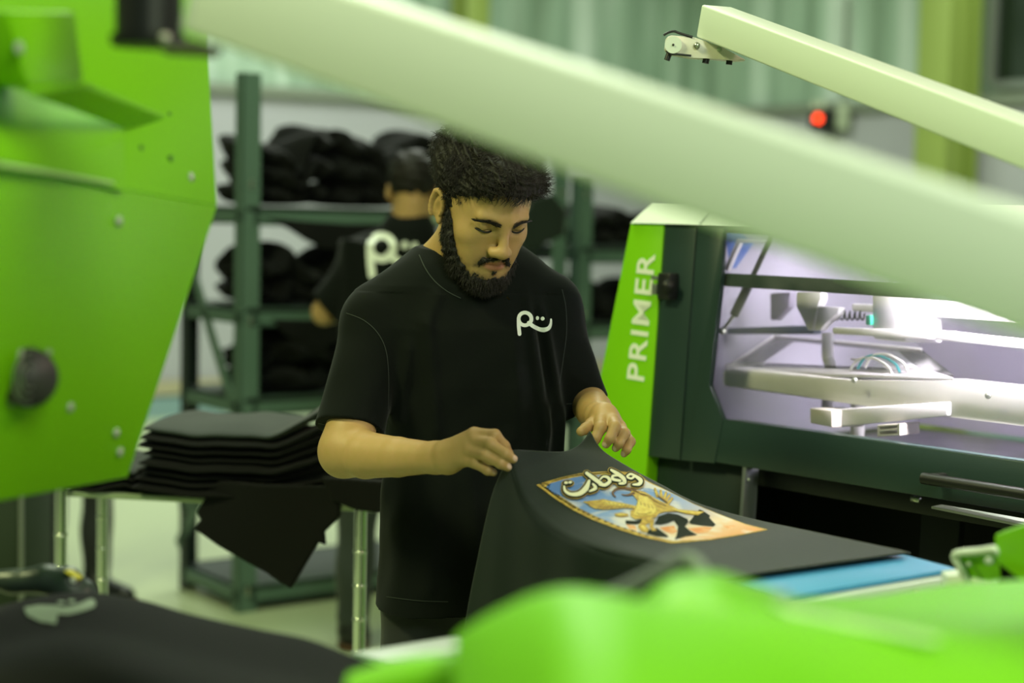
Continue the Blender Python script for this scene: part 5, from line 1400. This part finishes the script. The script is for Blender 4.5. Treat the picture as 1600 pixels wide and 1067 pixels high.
loft('front_shell', rows, LIME2, fc)
pod = [(990, 965), (1005, 944), (1030, 920), (1057, 905), (1090, 901), (1125, 901), (1165, 914), (1220, 932), (1300, 965)]
rows = [[P(x, y + 50, 1.38) for x, y in pod], [P(x, y + 2, 1.33) for x, y in pod], [P(x, y + 6, 1.27) for x, y in pod], [P(x, y + 26, 1.22) for x, y in pod], [P(x, y + 60, 1.17) for x, y in pod]]
loft('raised_pod', rows, LIME2, fc)
prism('pod_inset', [P(1036, 938, 1.20), P(1060, 926, 1.21), P(1120, 926, 1.21), P(1140, 934, 1.20), P(1112, 950, 1.17), P(1050, 952, 1.17)], (0, .004, 0), LIME, fc, .001)
# long cover plane at the right, running back under the platen
q = [P(1150, 935, 1.50), P(1330, 938, 1.62), P(1500, 916, 1.70), P(1720, 905, 1.65)]
q2 = [P(1150, 990, 1.30), P(1350, 1010, 1.25), P(1520, 1020, 1.20), P(1740, 1030, 1.15)]
q3 = [P(1150, 1090, 1.15), P(1350, 1120, 1.10), P(1520, 1130, 1.05), P(1740, 1140, 1.0)]
loft('side_cover', [[p - UZ * .05 for p in q], q, q2, q3], LIME2, fc)
prism('cover_seam', [P(1200, 938, 1.17), P(1250, 954, 1.16), P(1470, 996, 1.10), P(1460, 1003, 1.10), P(1240, 962, 1.15)], (0, .004, -.004), mat('seam_pale', (.50, .74, .34), .5), fc)
prism('cover_seam', [P(1010, 985, 1.12), P(1060, 962, 1.14), P(1130, 942, 1.16), P(1142, 948, 1.16), P(1070, 975, 1.14), P(1020, 998, 1.12)], (0, .004, -.003), mat('seam_light_green', (.42, .75, .20), .4), fc)
V, F = tubemesh([P(1003, 962, 1.15), P(1003, 940, 1.15)], .010, 16); mk('knob', V, F, mat('knob_grey', (.12, .22, .12), .5), fc)
V, F = tubemesh([P(1218, 945, 1.28), P(1218, 925, 1.28)], .008, 16); mk('knob', V, F, mat('knob_grey_blue', (.35, .48, .45), .4), fc)
prism('cover_foot', [(.15, .98, .002), (.70, .98, .002), (.70, 1.25, .002), (.15, 1.25, .002)], (0, 0, 1.0), LIME, fc, .01)
# lime wing at the right edge and bracket beside the platen
wg = empty('side_guard', flat(P(1620, 870, 2.05)), 'lime green tilted guard plate rising at the right edge beside the blue platen', 'guard')
prism('guard_plate', [P(1553, 836, 2.02), P(1640, 806, 1.92), P(1780, 800, 1.85), P(1780, 925, 1.85), P(1600, 912, 1.95), P(1558, 880, 2.02)], (.02, .03, 0), LIME, wg, .004)
prism('guard_foot', [flat(P(1640, 870, 1.95)) + Vector((x, y, .002)) for x, y in ((0, 0), (.12, 0), (.12, .08), (0, .08))], (0, 0, P(1640, 905, 1.95).z), LIME, wg)
br2 = empty('hinge_bracket', P(1500, 908, 2.08), 'small lime bracket with pale rounded rim at the right end of the blue platen', 'bracket')
prism('bracket_plate', [P(1494, 866, 2.10), P(1560, 858, 2.03), P(1564, 904, 2.03), P(1514, 912, 2.10)], (0, .012, 0), LIME, br2, .001)
tube('bracket_rim', catmull([P(1512, 912, 2.09), P(1500, 885, 2.09), P(1493, 866, 2.09), P(1530, 861, 2.05), P(1556, 858, 2.02), P(1562, 866, 2.02)], 5), .005, MINT, br2, 8)
V, F = tubemesh([P(1545, 876, 2.02), P(1545, 876, 2.01)], .005, 12); mk('bolt', V, F, mat_slot, br2)
V, F = tubemesh([P(1514, 882, 2.075), P(1514, 882, 2.065)], .003, 12); mk('bolt', V, F, mat_slot, br2)
prism('bracket_arm', [P(1480, 900, 2.12), P(1512, 896, 2.10), P(1560, 905, 2.04), P(1560, 925, 2.04), P(1480, 925, 2.12)], (0, .03, 0), MINT, br2, .001)
# lever in front of the shirt
lv = empty('lever', P(925, 940, 1.36), 'dark green-grey lever blurred in front of the hanging shirt, above the lime cover', 'lever')
tube('lever_rod', catmull([P(900, 948, 1.34), P(960, 930, 1.40), P(1030, 895, 1.46), P(1060, 878, 1.48)], 5), .0080, mat('lever_green_grey', (.07, .10, .07), .5), lv, 12)
tube('lever_tip', catmull([P(1060, 878, 1.48), P(1078, 876, 1.48), P(1094, 888, 1.46), P(1100, 905, 1.44)], 5), .0075, mat('lever_tip', (.16, .22, .15), .5), lv, 12)

# ================================================================== pale tray and lime deck between the two stations
dk_ = empty('loading_deck', flat(P(640, 1040, 1.9)), 'pale metal tray corner with a lime apron behind the near black shirt, bottom centre', 'tray')
t0, t1, t2, t3 = PZ(548, 1019, .99), PZ(716, 992, .99), PZ(760, 1012, .99), PZ(608, 1033, .99)
prism('tray_top', [t0, t1, t2, t3], (0, 0, -.012), MINT, dk_, .002)
prism('tray_brace', [P(655, 1026, 1.82), P(668, 1024, 1.82), P(706, 1048, 1.72), P(690, 1050, 1.72)], (0, .01, -.005), mat('brace_pale', (.75, .9, .65), .4), dk_, .001)
loft('lime_apron', [[P(545, 1034, 1.95), P(580, 1036, 1.93), P(640, 1037, 1.85), P(760, 1018, 1.80)], [P(520, 1048, 1.75), P(580, 1054, 1.70), P(660, 1056, 1.66), P(800, 1050, 1.60)], [P(500, 1120, 1.6), P(580, 1130, 1.55), P(660, 1130, 1.5), P(820, 1120, 1.45)]], LIME2, dk_)
tube('apron_roll', catmull([P(560, 1092, 1.35), P(640, 1070, 1.34), P(730, 1064, 1.33), P(800, 1075, 1.32)], 5), .022, LIME2, dk_, 16)
prism('deck_foot', [flat(P(640, 1040, 1.7)) + Vector((x, y, .002)) for x, y in ((.0, -.02), (.10, -.02), (.10, .06), (.0, .06))], (0, 0, .90), LIME, dk_, .01)
# ------------------------------------------------------------------ near shirt on its own platen, bottom left
top = [(-140, 985), (0, 948), (60, 934), (130, 926), (215, 938), (300, 962), (400, 984), (480, 1000), (560, 1030), (640, 1062), (700, 1090)]
Yt = [2.02, 2.04, 2.05, 2.05, 2.02, 1.98, 1.92, 1.86, 1.78, 1.70, 1.66]
rows = [[P(x, y + 26, Y + .05) for (x, y), Y in zip(top, Yt)], [P(x, y + 3, Y + .01) for (x, y), Y in zip(top, Yt)], [P(x, y + 6, Y - .03) for (x, y), Y in zip(top, Yt)], [P(x * .97, y + 55, Y - .16) for (x, y), Y in zip(top, Yt)],
        [P(x * .92, y + 130, Y - .34) for (x, y), Y in zip(top, Yt)], [P(x * .88, y + 330, Y - .44) for (x, y), Y in zip(top, Yt)]]
ns = loft('near_t_shirt', rows, CLOTH, None, 10, 8, .003) if False else None
Dn = dense(rows, 10, 8)
ns = mk('draped_t_shirt', [p for r in Dn for p in r], grid_faces(len(Dn), len(Dn[0])), CLOTH2, None, True, P(300, 1100, 1.7)); thicken(ns, .003)
tag(ns, 'black t-shirt spread over a low platen in the bottom corner, white print partly showing', 'shirt')
NB = bvh_of(ns)
decal('white_print', [[(38, 950), (60, 946), (90, 947), (100, 950), (90, 962), (88, 976), (62, 972), (42, 962)]] + stroke([(84, 954), (104, 955), (126, 950), (142, 944)], [10, 13, 13, 15], 5) + [disc(96, 942, 6, 2.4), disc(112, 940, 6, 2.4)], NB, mat('faded_ink', (.34, .42, .31), .7), ns, .002, 6)
np_ = empty('lower_platen', flat(P(250, 1000, 1.75)), 'platen hidden under the near black t-shirt at the bottom left', 'platen')
prism('platen_board', [P(-100, 1020, 1.93) - UZ * .06, P(400, 1040, 1.83) - UZ * .06, P(440, 1120, 1.66) - UZ * .06, P(-80, 1120, 1.66) - UZ * .06], (0, 0, -.02), BLUEP, np_, .002)
tube('platen_column', [flat(P(180, 1060, 1.75)) + Vector((0, 0, .002)), P(180, 1080, 1.75) - UZ * .05], .05, GREYM, np_, 16)
# barcode scanner
sc = empty('barcode_scanner', P(70, 930, 2.06), 'dark grey handheld scanner with a yellow button lying by the near black shirt', 'scanner')
YS = 2.10
s_ = SDF()
s_.chain([PP(20, 910, YS), PP(70, 905, YS), PP(105, 912, YS), PP(128, 925, YS)], [.014, .018, .021, .016], .02)
s_.chain([PP(20, 908, YS), PP(-40, 905, YS)], [.013, .012], .01); s_.ell(PP(118, 926, YS), (.026, .026, .014), .01)
sdfobj('scanner_body', s_, .003, mat('scanner_grey', (.035, .05, .045), .35), sc)
prism('scan_button', [P(99, 892, YS - .025), P(108, 890, YS - .022), P(127, 902, YS - .022), P(124, 907, YS - .024), P(112, 901, YS - .026)], (0, .01, -.001), YELLOW, sc, .001)
prism('scanner_light', [P(109, 903, YS - .026), P(116, 903, YS - .026), P(118, 911, YS - .024), P(111, 911, YS - .026)], (0, .004, 0), INK, sc, .0005)
tube('scanner_cable', catmull([P(-40, 905, YS), P(-70, 912, YS), P(-110, 940, YS - .03)], 5), .004, BLACKP, sc, 8)
